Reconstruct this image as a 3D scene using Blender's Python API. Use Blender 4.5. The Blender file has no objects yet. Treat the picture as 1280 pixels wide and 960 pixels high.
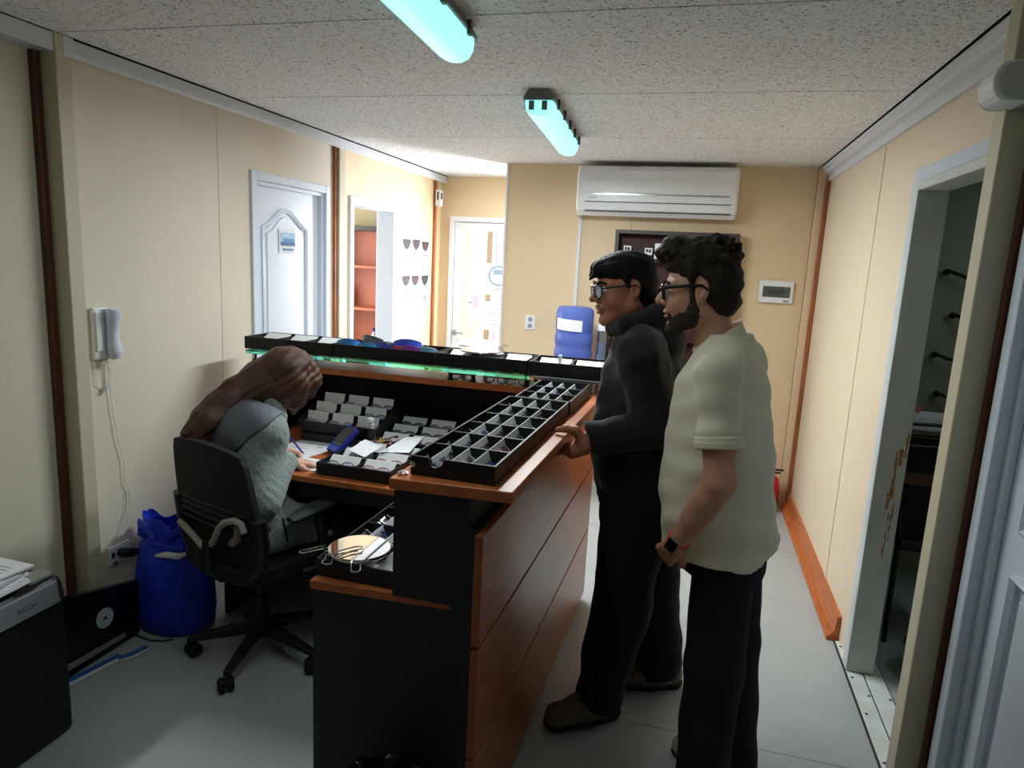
import bpy, bmesh, math, random
import numpy as np
from mathutils import Matrix, Vector
random.seed(7)
SC = bpy.context.scene
COL = SC.collection
PI = math.pi

# ---------------------------------------------------------------- camera
cam_data = bpy.data.cameras.new('camera')
cam = bpy.data.objects.new('camera', cam_data)
COL.objects.link(cam)
cam_data.sensor_width = 36.0
cam_data.lens = 36.0 * 856.6 / 1280.0
cam_data.clip_start = 0.05
YAW, PITCH, ROLL = 0.2526, 0.1805, -0.0500
_f = Vector((-math.sin(YAW) * math.cos(PITCH), math.cos(YAW) * math.cos(PITCH), -math.sin(PITCH)))
_r = Vector((math.cos(YAW), math.sin(YAW), 0))
_d = _f.cross(_r)
_r2 = _r * math.cos(ROLL) + _d * math.sin(ROLL)
_d2 = _d * math.cos(ROLL) - _r * math.sin(ROLL)
_m = Matrix((_r2, -_d2, -_f)).transposed().to_4x4()
_m.translation = (0, 0, 1.69)
cam.matrix_world = _m
SC.camera = cam

# ---------------------------------------------------------------- world, lights, exposure
SC.view_settings.view_transform = 'Standard'
SC.view_settings.look = 'None'
SC.view_settings.gamma = 1.0
SC.view_settings.use_curve_mapping = False
SC.view_settings.exposure = 1.05
world = bpy.data.worlds.new('daylight')
SC.world = world
world.use_nodes = True
_bg = world.node_tree.nodes['Background']
_bg.inputs[0].default_value = (0.86, 0.93, 1.0, 1)
_bg.inputs[1].default_value = 0.8

def area_light(name, loc, rot, sx, sy, power, color=(1, 1, 1), parent=None):
    d = bpy.data.lights.new(name, 'AREA')
    d.shape = 'RECTANGLE'
    d.size, d.size_y = sx, sy
    d.energy = power
    d.color = color
    o = bpy.data.objects.new(name, d)
    COL.objects.link(o)
    o.location = loc
    o.rotation_euler = rot
    if parent: o.parent = parent
    return o
# daylight at the entrance; the hall and side room lamps are added to brighten
area_light('hall_added_light', (-0.62, 6.45, 1.5), (math.radians(-90), 0, 0), 1.3, 1.3, 240, (0.93, 0.96, 1.0))  # added lamp, brightens the hall through the added window
area_light('entrance_daylight', (-1.9, 8.3, 1.5), (math.radians(-90), 0, 0), 1.6, 2.0, 16, (0.95, 0.97, 1.0))
area_light('side_room_added_light', (-3.95, 5.0, 1.5), (0, math.radians(-90), 0), 1.2, 1.2, 28, (0.95, 0.97, 1.0))  # lamp added to brighten the side room

# ---------------------------------------------------------------- materials
def lin(c):
    return tuple((x / 255 / 12.92) if x / 255 <= 0.04045 else ((x / 255 + 0.055) / 1.055) ** 2.4 for x in c)
def thin_glass(name, tint, fac, rough=0.02):
    m = bpy.data.materials.new(name); m.use_nodes = True
    nt = m.node_tree; nt.nodes.remove(nt.nodes['Principled BSDF'])
    o = nt.nodes['Material Output']
    tr = nt.nodes.new('ShaderNodeBsdfTransparent'); tr.inputs[0].default_value = (*lin(tint), 1)
    gl = nt.nodes.new('ShaderNodeBsdfGlossy'); gl.inputs['Roughness'].default_value = rough
    fr = nt.nodes.new('ShaderNodeFresnel'); fr.inputs[0].default_value = 1.45
    ad = nt.nodes.new('ShaderNodeMath'); ad.operation = 'ADD'; ad.inputs[1].default_value = fac
    mx = nt.nodes.new('ShaderNodeMixShader')
    ml = nt.nodes.new('ShaderNodeMath'); ml.operation = 'MULTIPLY'; ml.inputs[1].default_value = 0.45
    nt.links.new(fr.outputs[0], ml.inputs[0]); nt.links.new(ml.outputs[0], ad.inputs[0]); nt.links.new(ad.outputs[0], mx.inputs[0])
    nt.links.new(tr.outputs[0], mx.inputs[1]); nt.links.new(gl.outputs[0], mx.inputs[2])
    nt.links.new(mx.outputs[0], o.inputs['Surface'])
    return m
def cloth_translucent(name, rgb):
    m = bpy.data.materials.new(name); m.use_nodes = True
    nt = m.node_tree; nt.nodes.remove(nt.nodes['Principled BSDF'])
    o = nt.nodes['Material Output']
    a = nt.nodes.new('ShaderNodeBsdfDiffuse'); b = nt.nodes.new('ShaderNodeBsdfTranslucent'); mx = nt.nodes.new('ShaderNodeMixShader')
    a.inputs[0].default_value = b.inputs[0].default_value = (*lin(rgb), 1); mx.inputs[0].default_value = 0.6
    nt.links.new(a.outputs[0], mx.inputs[1]); nt.links.new(b.outputs[0], mx.inputs[2]); nt.links.new(mx.outputs[0], o.inputs['Surface'])
    return m
_mats = {}
def M(name, rgb, rough=0.6, metal=0.0, var=None, bump=None, grain=None, trans=0.0, ior=1.45, emit=None, coat=0.0, alpha=1.0, sheen=0.0, spec=None):
    if name in _mats: return _mats[name]
    m = bpy.data.materials.new(name)
    m.use_nodes = True
    nt = m.node_tree
    b = nt.nodes['Principled BSDF']
    c = lin(rgb)
    b.inputs['Base Color'].default_value = (*c, 1)
    b.inputs['Roughness'].default_value = rough
    b.inputs['Metallic'].default_value = metal
    b.inputs['IOR'].default_value = ior
    b.inputs['Transmission Weight'].default_value = trans
    b.inputs['Coat Weight'].default_value = coat
    b.inputs['Alpha'].default_value = alpha
    b.inputs['Sheen Weight'].default_value = sheen
    if spec is not None: b.inputs['Specular IOR Level'].default_value = spec
    if emit:
        b.inputs['Emission Color'].default_value = (*emit[0], 1)
        b.inputs['Emission Strength'].default_value = emit[1]
    tc = None
    if var or bump or grain:
        tc = nt.nodes.new('ShaderNodeTexCoord')
        mp = nt.nodes.new('ShaderNodeMapping')
        nt.links.new(tc.outputs['Object'], mp.inputs['Vector'])
        if grain: mp.inputs['Scale'].default_value = grain
    if var:
        n = nt.nodes.new('ShaderNodeTexNoise')
        n.inputs['Scale'].default_value = var[0]
        n.inputs['Detail'].default_value = 5
        nt.links.new(mp.outputs[0], n.inputs['Vector'])
        r = nt.nodes.new('ShaderNodeValToRGB')
        lo = tuple(x * (1 - var[1]) for x in c)
        hi = tuple(min(1, x * (1 + var[1])) for x in c)
        r.color_ramp.elements[0].color = (*lo, 1); r.color_ramp.elements[0].position = 0.3
        r.color_ramp.elements[1].color = (*hi, 1); r.color_ramp.elements[1].position = 0.7
        nt.links.new(n.outputs[0], r.inputs[0])
        nt.links.new(r.outputs[0], b.inputs['Base Color'])
    if bump:
        n2 = nt.nodes.new('ShaderNodeTexNoise')
        n2.inputs['Scale'].default_value = bump[0]
        n2.inputs['Detail'].default_value = 4
        nt.links.new(mp.outputs[0], n2.inputs['Vector'])
        bp = nt.nodes.new('ShaderNodeBump')
        bp.inputs['Strength'].default_value = bump[1]
        bp.inputs['Distance'].default_value = 0.01
        nt.links.new(n2.outputs[0], bp.inputs['Height'])
        nt.links.new(bp.outputs[0], b.inputs['Normal'])
    _mats[name] = m
    return m

wall_m = M('cream_wall', (222, 211, 192), 0.55, var=(1.5, 0.03))
right_m = M('warm_cream_wall', (228, 211, 184), 0.55, var=(1.5, 0.03))
hall_wall_m = M('hall_cream_wall', (228, 203, 165), 0.55, var=(1.5, 0.03))
back_m = M('tan_wall', (226, 199, 162), 0.55, var=(1.2, 0.03))
post_m = M('beige_post', (204, 194, 168), 0.5, var=(2, 0.04))
backing_m = M('dark_gap', (60, 50, 40), 0.9)
brown_m = M('brown_strip', (92, 50, 32), 0.45, var=(9, 0.25), grain=(6, 6, 0.7))
orange_strip_m = M('orange_wood_strip', (160, 90, 50), 0.4, var=(9, 0.25), grain=(6, 6, 0.7))
base_m = M('orange_wood_base', (188, 104, 52), 0.35, var=(10, 0.25), grain=(6, 0.8, 6))
white_m = M('white_paint', (226, 228, 234), 0.4)
cornice_m = M('cornice_white', (214, 216, 220), 0.45)
door_m = M('door_white', (220, 226, 238), 0.35)
floor_m = M('vinyl_floor', (178, 183, 183), 0.32, var=(3, 0.05), bump=(60, 0.03))
metal_plate_m = M('painted_plate', (224, 228, 224), 0.4, var=(12, 0.1))
black_m = M('black_plastic', (22, 22, 24), 0.45)
arm_m = M('armrest_grey', (62, 64, 66), 0.45)
blackgloss_m = M('black_gloss', (12, 12, 13), 0.2)
tray_m = M('black_tray', (17, 16, 18), 0.5, bump=(200, 0.05))
card_m = M('white_card', (226, 226, 226), 0.7)
paper_m = M('paper', (232, 232, 234), 0.8)
ink_m = M('ink', (60, 60, 66), 0.8)
ink2_m = M('pale_ink', (150, 150, 158), 0.8)
desk_dark_m = M('charcoal_board', (24, 25, 28), 0.55, bump=(300, 0.04))
slab_m = M('orange_board_edge', (176, 98, 52), 0.35, var=(8, 0.2), grain=(3, 0.6, 6))
panel_m = M('orange_front_board', (150, 78, 44), 0.28, var=(7, 0.22), grain=(6, 0.7, 3))
chrome_m = M('chrome', (210, 210, 212), 0.15, metal=1.0)
steel_m = M('grey_metal', (150, 152, 156), 0.35, metal=0.6)
mirror_m = M('mirror_glass', (245, 245, 245), 0.02, metal=1.0)
glass_green_m = M('green_edged_glass', (120, 236, 200), 0.02, trans=1.0, ior=1.5)
clear_m = thin_glass('clear_plastic', (226, 230, 236), 0.06, 0.1)
pane_m = thin_glass('window_pane', (250, 252, 255), 0.0)
lens_m = thin_glass('spectacle_lens', (240, 242, 252), 0.03)
bottle_m = M('blue_bottle', (118, 140, 224), 0.12, trans=0.55, ior=1.15)
skin1 = M('skin_tan', (178, 116, 88), 0.5, var=(30, 0.06))
skin2 = M('skin_fair', (206, 150, 122), 0.5, var=(30, 0.06))
skin3 = M('skin_hands', (214, 162, 136), 0.5, var=(30, 0.06))
black_hair = M('black_hair', (20, 18, 18), 0.7, bump=(90, 0.6), grain=(1, 1, 3), spec=0.2)
brown_hair = M('dark_brown_hair', (46, 36, 29), 0.7, bump=(90, 0.8), spec=0.25)
long_hair = M('long_brown_hair', (84, 52, 36), 0.42, var=(60, 0.35), bump=(80, 0.5), grain=(4, 4, 0.4))
beard_m = M('beard', (44, 32, 26), 0.75, bump=(160, 0.8))
polo_m = M('cream_polo', (234, 224, 200), 0.85, bump=(350, 0.12), sheen=0.1)
hood_m = M('black_hoodie', (21, 20, 22), 0.9, bump=(250, 0.12), sheen=0.15)
jeans_m = M('dark_jeans', (15, 17, 25), 0.85, bump=(300, 0.15))
pants_m = M('black_trousers', (15, 15, 18), 0.9, bump=(300, 0.15))
fleece_m = M('grey_green_fleece', (150, 162, 156), 0.95, var=(140, 0.25), bump=(260, 0.7), sheen=0.3)
yoke_m = M('slate_nylon', (104, 108, 116), 0.6, bump=(40, 0.15))
boot_m = M('brown_boot', (104, 92, 76), 0.75, var=(30, 0.25))
sole_m = M('dark_sole', (30, 27, 25), 0.8)
beige_shoe = M('beige_shoe', (170, 162, 138), 0.7)
mesh_m = M('chair_mesh', (26, 27, 29), 0.75, bump=(400, 0.25))
cream_plastic = M('cream_plastic', (176, 170, 158), 0.5)
blue_bag_m = M('blue_bag', (40, 66, 220), 0.55, var=(14, 0.2), bump=(18, 0.5))
white_plastic = M('white_plastic', (232, 232, 232), 0.35)
grey_plastic = M('grey_plastic', (120, 122, 120), 0.5)
red_m = M('red_enamel', (190, 26, 34), 0.3)
silver_m = M('silver_plastic', (150, 154, 160), 0.35, metal=0.4)
blue_m = M('blue_rubber', (36, 44, 150), 0.5)
screen_m = M('dark_screen', (14, 18, 18), 0.12)
shelf_orange = M('terracotta_board', (186, 104, 76), 0.5, var=(5, 0.1))
darkwood_m = M('dark_wood_frame', (66, 58, 56), 0.45)
maroon_m = M('maroon_board', (62, 22, 24), 0.6)
curtain_m = cloth_translucent('white_curtain', (240, 238, 244))
sky_poster = M('poster_blue', (120, 160, 200), 0.6)
grey_green_wall = M('grey_green_wall', (150, 152, 132), 0.6)

def ceiling_material():
    m = bpy.data.materials.new('stippled_ceiling')
    m.use_nodes = True
    nt = m.node_tree; b = nt.nodes['Principled BSDF']
    b.inputs['Roughness'].default_value = 0.8
    tc = nt.nodes.new('ShaderNodeTexCoord')
    n = nt.nodes.new('ShaderNodeTexNoise'); n.inputs['Scale'].default_value = 80; n.inputs['Detail'].default_value = 3; n.inputs['Distortion'].default_value = 1.5
    nt.links.new(tc.outputs['Object'], n.inputs['Vector'])
    r = nt.nodes.new('ShaderNodeValToRGB')
    r.color_ramp.elements[0].position = 0.31; r.color_ramp.elements[0].color = (*lin((104, 104, 104)), 1)
    r.color_ramp.elements[1].position = 0.46; r.color_ramp.elements[1].color = (*lin((238, 238, 238)), 1)
    nt.links.new(n.outputs[0], r.inputs[0]); nt.links.new(r.outputs[0], b.inputs['Base Color'])
    bp = nt.nodes.new('ShaderNodeBump'); bp.inputs['Strength'].default_value = 0.5; bp.inputs['Distance'].default_value = 0.004
    nt.links.new(n.outputs[0], bp.inputs['Height']); nt.links.new(bp.outputs[0], b.inputs['Normal'])
    return m
ceil_m = ceiling_material()

# ---------------------------------------------------------------- mesh helpers
class MB:
    def __init__(s): s.v = []; s.f = []
    def add(s, vs, fs, mat=None):
        o = len(s.v)
        for p in vs:
            p = Vector(p)
            s.v.append(mat @ p if mat is not None else p)
        s.f += [tuple(i + o for i in f) for f in fs]
        return s
    def box(s, x0, x1, y0, y1, z0, z1, mat=None):
        return s.add([(x0, y0, z0), (x1, y0, z0), (x1, y1, z0), (x0, y1, z0), (x0, y0, z1), (x1, y0, z1), (x1, y1, z1), (x0, y1, z1)],
                     [(0, 3, 2, 1), (4, 5, 6, 7), (0, 1, 5, 4), (1, 2, 6, 5), (2, 3, 7, 6), (3, 0, 4, 7)], mat)
    def prism(s, poly, z0, z1, mat=None):
        n = len(poly)
        return s.add([(x, y, z0) for x, y in poly] + [(x, y, z1) for x, y in poly],
                     [tuple(range(n - 1, -1, -1)), tuple(range(n, 2 * n))] + [(i, (i + 1) % n, n + (i + 1) % n, n + i) for i in range(n)], mat)
    def hexa(s, b, t):
        return s.add(list(b) + list(t), [(0, 3, 2, 1), (4, 5, 6, 7), (0, 1, 5, 4), (1, 2, 6, 5), (2, 3, 7, 6), (3, 0, 4, 7)])
    def lathe(s, prof, c=(0, 0, 0), n=24, mat=None):
        vs = []; fs = []
        for r, z in prof:
            for k in range(n):
                a = 2 * PI * k / n
                vs.append((c[0] + r * math.cos(a), c[1] + r * math.sin(a), c[2] + z))
        for i in range(len(prof) - 1):
            for k in range(n):
                k2 = (k + 1) % n
                fs.append((i * n + k, i * n + k2, (i + 1) * n + k2, (i + 1) * n + k))
        fs.append(tuple(range(n - 1, -1, -1))); fs.append(tuple((len(prof) - 1) * n + k for k in range(n)))
        return s.add(vs, fs, mat)
    def cyl(s, p0, p1, r, n=12, r1=None, mat=None):
        return s.tube([p0, p1], [r, r if r1 is None else r1], n, mat=mat)
    def tube(s, pts, r, n=6, closed=False, mat=None, flat=1.0, up=None):
        pts = [Vector(p) for p in pts]; m = len(pts)
        rs = r if isinstance(r, (list, tuple)) else [r] * m
        vs = []; fs = []; ref = None
        for i, p in enumerate(pts):
            if closed: t = pts[(i + 1) % m] - pts[i - 1]
            else: t = pts[min(i + 1, m - 1)] - pts[max(i - 1, 0)]
            t = t.normalized() if t.length > 1e-9 else Vector((0, 0, 1))
            if ref is None:
                ref = Vector(up) if up else (Vector((0, 0, 1)) if abs(t.z) < 0.9 else Vector((1, 0, 0)))
            u = ref - t * ref.dot(t)
            if u.length < 1e-6: u = t.orthogonal()
            u.normalize(); w = t.cross(u)
            if not up: ref = u
            for k in range(n):
                a = 2 * PI * (k + 0.5) / n
                vs.append(p + u * (math.cos(a) * rs[i] * flat) + w * (math.sin(a) * rs[i]))
        for i in range(m if closed else m - 1):
            j = (i + 1) % m
            for k in range(n):
                k2 = (k + 1) % n
                fs.append((i * n + k, i * n + k2, j * n + k2, j * n + k))
        if not closed:
            fs.append(tuple(range(n - 1, -1, -1))); fs.append(tuple((m - 1) * n + k for k in range(n)))
        return s.add(vs, fs, mat)
    def sphere(s, c, r, nu=12, nv=8, mat=None):
        r = r if isinstance(r, (list, tuple)) else (r, r, r)
        vs = [(c[0], c[1], c[2] - r[2])]; fs = []
        for i in range(1, nv):
            a = -PI / 2 + PI * i / nv
            for k in range(nu):
                b = 2 * PI * k / nu
                vs.append((c[0] + r[0] * math.cos(a) * math.cos(b), c[1] + r[1] * math.cos(a) * math.sin(b), c[2] + r[2] * math.sin(a)))
        vs.append((c[0], c[1], c[2] + r[2])); last = len(vs) - 1
        for k in range(nu):
            k2 = (k + 1) % nu
            fs.append((0, 1 + k2, 1 + k)); fs.append((last, last - nu + k, last - nu + k2))
            for i in range(nv - 2):
                a = 1 + i * nu
                fs.append((a + k, a + k2, a + nu + k2, a + nu + k))
        return s.add(vs, fs, mat)
    def shell(s, grid, th):
        """grid[i][j] of points -> closed sheet with thickness th along local normals"""
        ni, nj = len(grid), len(grid[0])
        P = [[Vector(p) for p in row] for row in grid]
        top = []; bot = []
        for i in range(ni):
            for j in range(nj):
                du = P[min(i + 1, ni - 1)][j] - P[max(i - 1, 0)][j]; dv = P[i][min(j + 1, nj - 1)] - P[i][max(j - 1, 0)]
                nrm = du.cross(dv).normalized()
                top.append(P[i][j] + nrm * th / 2); bot.append(P[i][j] - nrm * th / 2)
        N = ni * nj; ix = lambda i, j: i * nj + j
        fs = []
        for i in range(ni - 1):
            for j in range(nj - 1):
                fs.append((ix(i, j), ix(i + 1, j), ix(i + 1, j + 1), ix(i, j + 1)))
                fs.append((N + ix(i, j), N + ix(i, j + 1), N + ix(i + 1, j + 1), N + ix(i + 1, j)))
        edge = [(i, 0) for i in range(ni)] + [(ni - 1, j) for j in range(1, nj)] + [(i, nj - 1) for i in range(ni - 2, -1, -1)] + [(0, j) for j in range(nj - 2, 0, -1)]
        for a in range(len(edge)):
            p, q = ix(*edge[a]), ix(*edge[(a + 1) % len(edge)])
            fs.append((p, N + p, N + q, q))
        return s.add(top + bot, fs)
    def build(s, name, mat, parent=None, smooth=False, bevel=0, kind=None, local=False):
        org = Vector((0, 0, 0))
        if parent is not None and not local:
            q = parent
            while q is not None: org += q.location; q = q.parent
        me = bpy.data.meshes.new(name)
        me.from_pydata([p - org for p in s.v], [], s.f)
        bm = bmesh.new(); bm.from_mesh(me); bmesh.ops.recalc_face_normals(bm, faces=bm.faces); bm.to_mesh(me); bm.free()
        me.materials.append(mat)
        o = bpy.data.objects.new(name, me); COL.objects.link(o)
        if parent is not None: o.parent = parent
        if smooth: smooth_obj(o, smooth if isinstance(smooth, (int, float)) and smooth > 1 else 40)
        if bevel:
            b = o.modifiers.new('bevel', 'BEVEL'); b.width = bevel; b.segments = 2; b.limit_method = 'ANGLE'
        if kind: o['kind'] = kind
        return o
def smooth_obj(o, deg=40):
    me = o.data
    me.polygons.foreach_set('use_smooth', [True] * len(me.polygons))
    try: me.set_sharp_from_angle(angle=math.radians(deg))
    except Exception: pass
def B(*a, **k): return MB().box(*a, **k)
def tag(o, label, cat, group=None, kind=None):
    o['label'] = label; o['category'] = cat
    if group: o['group'] = group
    if kind: o['kind'] = kind
    return o
def thing(name, label, cat, loc=(0, 0, 0), group=None, rz=0):
    o = bpy.data.objects.new(name, None); COL.objects.link(o)
    o.empty_display_size = 0.05
    o.location = loc; o.rotation_euler = (0, 0, rz)
    return tag(o, label, cat, group)
def struct(o): o['kind'] = 'structure'; return o
def structE(name, loc=(0, 0, 0)):
    o = bpy.data.objects.new(name, None); COL.objects.link(o); o.location = loc; o['kind'] = 'structure'; return o
def dup(root, loc=None, rz=None, rot=None):
    r = root.copy(); COL.objects.link(r)
    if loc is not None: r.location = loc
    if rz is not None: r.rotation_euler = (0, 0, rz)
    if rot is not None: r.rotation_euler = rot
    for ch in list(root.children):
        c = ch.copy(); COL.objects.link(c); c.parent = r
        for g in ch.children:
            d = g.copy(); COL.objects.link(d); d.parent = c
    return r
def setmat(o, m):
    o.material_slots[0].link = 'OBJECT'; o.material_slots[0].material = m
ORD = ['first', 'second', 'third', 'fourth', 'fifth', 'sixth', 'seventh']
# ================================================================ STRUCTURE
XL, XR, XLN, XRN = -2.33, 0.80, -2.36, 0.805
YB, YE, H, Y0 = 5.19, 6.10, 2.40, -2.6
# floor: vinyl sheets with fine joints over a dark sub-floor
floor = struct(B(-4.2, 3.0, Y0 - 0.1, 8.9, -0.12, -0.006).build('floor', backing_m))
fy = [Y0, -1.5, 0.43, 2.366, 4.285, 6.2, 8.8]
for a, b in zip(fy[:-1], fy[1:]):
    B(-4.1, 2.9, a + 0.0015, b - 0.0015, -0.006, 0).build('floor_sheet', floor_m, floor)
# ceiling: stippled panels with dark joints
ceiling = struct(B(-4.2, 3.0, Y0 - 0.1, 8.9, H + 0.012, H + 0.08).build('ceiling', M('ceiling_gap', (16, 15, 14), 0.9)))
cy = [Y0, -1.99, -0.97, 0.05, 1.07, 2.10, 3.08, 4.115, 5.17, 6.12]
for a, b in zip(cy[:-1], cy[1:]):
    B(XL + 0.060, XR - 0.068, a + 0.004, b - 0.004, H, H + 0.012).build('ceiling_panel', ceil_m, ceiling)
B(-4.1, XL - 0.1, 3.9, 6.3, H, H + 0.012).build('side_room_ceiling_panel', white_m, ceiling)
B(-4.1, 0.9, 6.2, 8.8, H, H + 0.012).build('entrance_ceiling_panel', white_m, ceiling)
B(XR + 0.085, 2.9, 2.16, 4.35, H, H + 0.012).build('office_ceiling_panel', white_m, ceiling)

# left wall
wl = MB()
for a in ((Y0, 3.28, 0, H), (3.28, 4.06, 2.07, H), (4.06, 4.37, 0, H), (4.37, 5.07, 2.045, H), (5.07, YE + 0.1, 0, H)):
    wl.box(-2.45, -2.376, a[0], a[1], a[2], a[3])
wall_left = struct(wl.build('wall_left', backing_m))
def wpanel(x0, x1, rects, m, parent, name='wall_panel'):
    mb = MB()
    for y0, y1, z0, z1 in rects: mb.box(x0, x1, y0, y1, z0, z1)
    return mb.build(name, m, parent)
wpanel(-2.376, XLN, [(Y0, -0.2, 0, H)], wall_m, wall_left)
wpanel(-2.376, XLN, [(-0.197, 2.06, 0, H)], wall_m, wall_left)
wpanel(-2.376, XL, [(2.15, 3.014, 0, H)], wall_m, wall_left)
wpanel(-2.376, XL, [(3.018, 3.28, 0, H), (3.28, 4.06, 2.07, H), (4.06, 4.13, 0, H)], wall_m, wall_left)
wpanel(-2.376, XL, [(4.24, 4.37, 0, H), (4.37, 5.07, 2.045, H), (5.07, 5.93, 0, H)], hall_wall_m, wall_left)
wpanel(-2.376, XL, [(5.933, YE, 0, H)], hall_wall_m, wall_left)
# posts and corner strips of the joined cabins
struct(B(-2.376, -2.27, 2.085, 2.15, 0, H).build('trim_1', post_m, bevel=0.004))
struct(B(-2.376, -2.335, 2.055, 2.085, 0, 2.35).build('trim_2', brown_m, bevel=0.006))
struct(B(-2.376, -2.31, 4.13, 4.16, 0, 2.35).build('trim_3', orange_strip_m, bevel=0.006))
struct(B(-2.376, -2.295, 4.16, 4.24, 0, H).build('trim_4', post_m, bevel=0.004))
struct(B(-2.376, -2.305, 5.90, 5.94, 0, 2.35).build('trim_5', orange_strip_m, bevel=0.006))
struct(B(0.715, 0.888, 2.09, 2.165, 0, H).build('trim_6', post_m, bevel=0.004))
struct(B(0.776, 0.80, 2.06, 2.09, 0, 2.36).build('trim_7', brown_m, bevel=0.006))
struct(B(0.772, 0.80, 5.10, 5.13, 0.07, 2.33).build('trim_8', orange_strip_m, bevel=0.006))
struct(B(0.73, 0.80, 5.13, 5.19, 0, H).build('trim_9', back_m, bevel=0.004))
# cornices
def cornice(name, sx, xw, y0, y1, prof):
    mb = MB(); vs = []
    n = len(prof)
    for y in (y0, y1):
        vs += [(xw + sx * px, y, pz) for px, pz in prof]
    mb.add(vs, [tuple(range(n)), tuple(range(2 * n - 1, n - 1, -1))] + [(i, (i + 1) % n, n + (i + 1) % n, n + i) for i in range(n)])
    return struct(mb.build(name, cornice_m))
pl = [(0, 2.345), (0.035, 2.335), (0.05, 2.345), (0.05, 2.36), (0.042, 2.362), (0.042, 2.397), (0, 2.397)]
cornice('trim_10', 1, XL, 2.16, YE, pl)
cornice('trim_11', 1, XL, Y0, 2.12, [(-0.03, 2.335), (0.055, 2.335), (0.055, 2.397), (-0.03, 2.397)])
struct(B(XL, XL + 0.062, 2.118, 2.165, 2.328, 2.398).build('trim_12', cornice_m, bevel=0.003))
pr = [(0, 2.30), (0.018, 2.30), (0.022, 2.318), (0.014, 2.325), (0.014, 2.345), (0.04, 2.352), (0.05, 2.362), (0.046, 2.374), (0.058, 2.38), (0.058, 2.397), (0, 2.397)]
cornice('trim_13', -1, XR, 2.16, 5.16, pr)
cornice('trim_14', -1, XRN, Y0, 2.09, pr)

# back wall and its end edge, hall end wall
wb = MB().box(-1.45, 0.93, YB + 0.012, YB + 0.10, 0, H)
wall_back = struct(wb.build('wall_back', backing_m))
MB().box(-1.45, -0.502, YB, YB + 0.012, 0, H).build('wall_panel', back_m, wall_back)
MB().box(-0.499, 0.728, YB, YB + 0.012, 0, H).build('wall_panel', back_m, wall_back)
struct(B(-1.462, -1.447, YB - 0.006, YB + 0.105, 0, H).build('trim_15', white_m))
we = MB()
for x0, x1, z0, z1 in ((-2.45, -2.19, 0, H), (-2.19, -1.36, 2.0, H), (-1.36, -1.27, 0, H), (-1.27, 0.03, 0, 0.85), (-1.27, 0.03, 2.15, H), (0.03, 0.93, 0, H)):
    we.box(x0, x1, YE, YE + 0.10, z0, z1)
wall_end = struct(we.build('wall_end', hall_wall_m))
# right wall
wr = MB()
for a in ((2.09, 2.17, 0, H), (2.17, 3.08, 2.07, H), (3.08, YE + 0.1, 0, H)):
    wr.box(XR + 0.015, 0.888, a[0], a[1], a[2], a[3])
wall_right = struct(wr.build('wall_right', backing_m))
wpanel(XR, XR + 0.015, [(2.16, 2.17, 0, H), (2.17, 3.08, 2.07, H), (3.08, 3.70, 0, H)], right_m, wall_right)
wpanel(XR, XR + 0.015, [(3.7002, YE, 0, H)], right_m, wall_right)
B(XR - 0.004, XR, 3.685, 3.72, 0.08, 2.30).build('joint_cover', right_m, wall_right, bevel=0.002)
# near right wall with its panelled door
wrn = MB()
for a in ((Y0, 1.145, 0, H), (1.145, 2.015, 2.06, H), (2.015, 2.09, 0, H)):
    wrn.box(XRN, 0.888, a[0], a[1], a[2], a[3])
wall_rn = struct(wrn.build('wall_right_near', wall_m))
struct(B(-2.45, 0.95, Y0 - 0.1, Y0, 0, H).build('wall_near', wall_m))

# ---- doors
def arch_pts(y0, y1, z0, z1, rise, x):
    pts = [(x, y0, z0), (x, y0, z1)]
    n = 12
    w = y1 - y0
    for i in range(1, n):
        t = i / n
        zz = z1 + rise * (0.5 - 0.5 * math.cos(2 * PI * t)) ** 0.9
        pts.append((x, y0 + w * t, zz))
    pts += [(x, y1, z1), (x, y1, z0)]
    return pts
def field(pts, x0, x1):
    mb = MB(); n = len(pts)
    mb.add([(x0, p[1], p[2]) for p in pts] + [(x1, p[1], p[2]) for p in pts],
           [tuple(range(n)), tuple(range(2 * n - 1, n - 1, -1))] + [(i, (i + 1) % n, n + (i + 1) % n, n + i) for i in range(n)])
    return mb
# door 1: closed, white with an arched panel
door1 = struct(B(-2.405, -2.365, 3.31, 4.03, 0.01, 2.04).build('door_1', door_m))
MB().box(-2.376, -2.312, 3.262, 3.31, 0, 2.085).box(-2.376, -2.312, 4.025, 4.073, 0, 2.085).box(-2.376, -2.312, 3.31, 4.025, 2.04, 2.085).build('door_frame', door_m, door1, bevel=0.006)
MB().box(-2.365, -2.335, 3.31, 3.332, 0, 2.04).box(-2.365, -2.335, 4.003, 4.025, 0, 2.04).box(-2.365, -2.335, 3.332, 4.003, 2.018, 2.04).build('door_stop', door_m, door1, bevel=0.004)
for z0, z1, rise in ((1.02, 1.80, 0.10), (0.16, 0.90, 0.0)):
    pts = arch_pts(3.42, 3.86, z0, z1, rise, -2.362)
    MB().tube(pts, 0.016, 6, closed=True).build('panel_moulding', door_m, door1, smooth=50)
    field(arch_pts(3.455, 3.825, z0 + 0.035, z1 - 0.035, rise, 0), -2.366, -2.357).build('raised_panel', door_m, door1, bevel=0.003)
MB().lathe([(0.026, 0), (0.026, 0.008), (0.012, 0.012), (0.012, 0.04), (0.028, 0.05), (0.028, 0.07), (0.012, 0.08)], n=16, mat=Matrix.Translation((-2.365, 3.93, 1.0)) @ Matrix.Rotation(PI / 2, 4, 'Y')).build('door_handle', steel_m, door1, smooth=True)
# door 2: open doorway with white frame into the side room
door2 = struct(MB().box(-2.46, -2.312, 4.347, 4.40, 0, 2.06).box(-2.46, -2.312, 5.04, 5.095, 0, 2.06).box(-2.46, -2.312, 4.40, 5.04, 2.0, 2.06).build('door_2', door_m, bevel=0.006))
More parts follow.
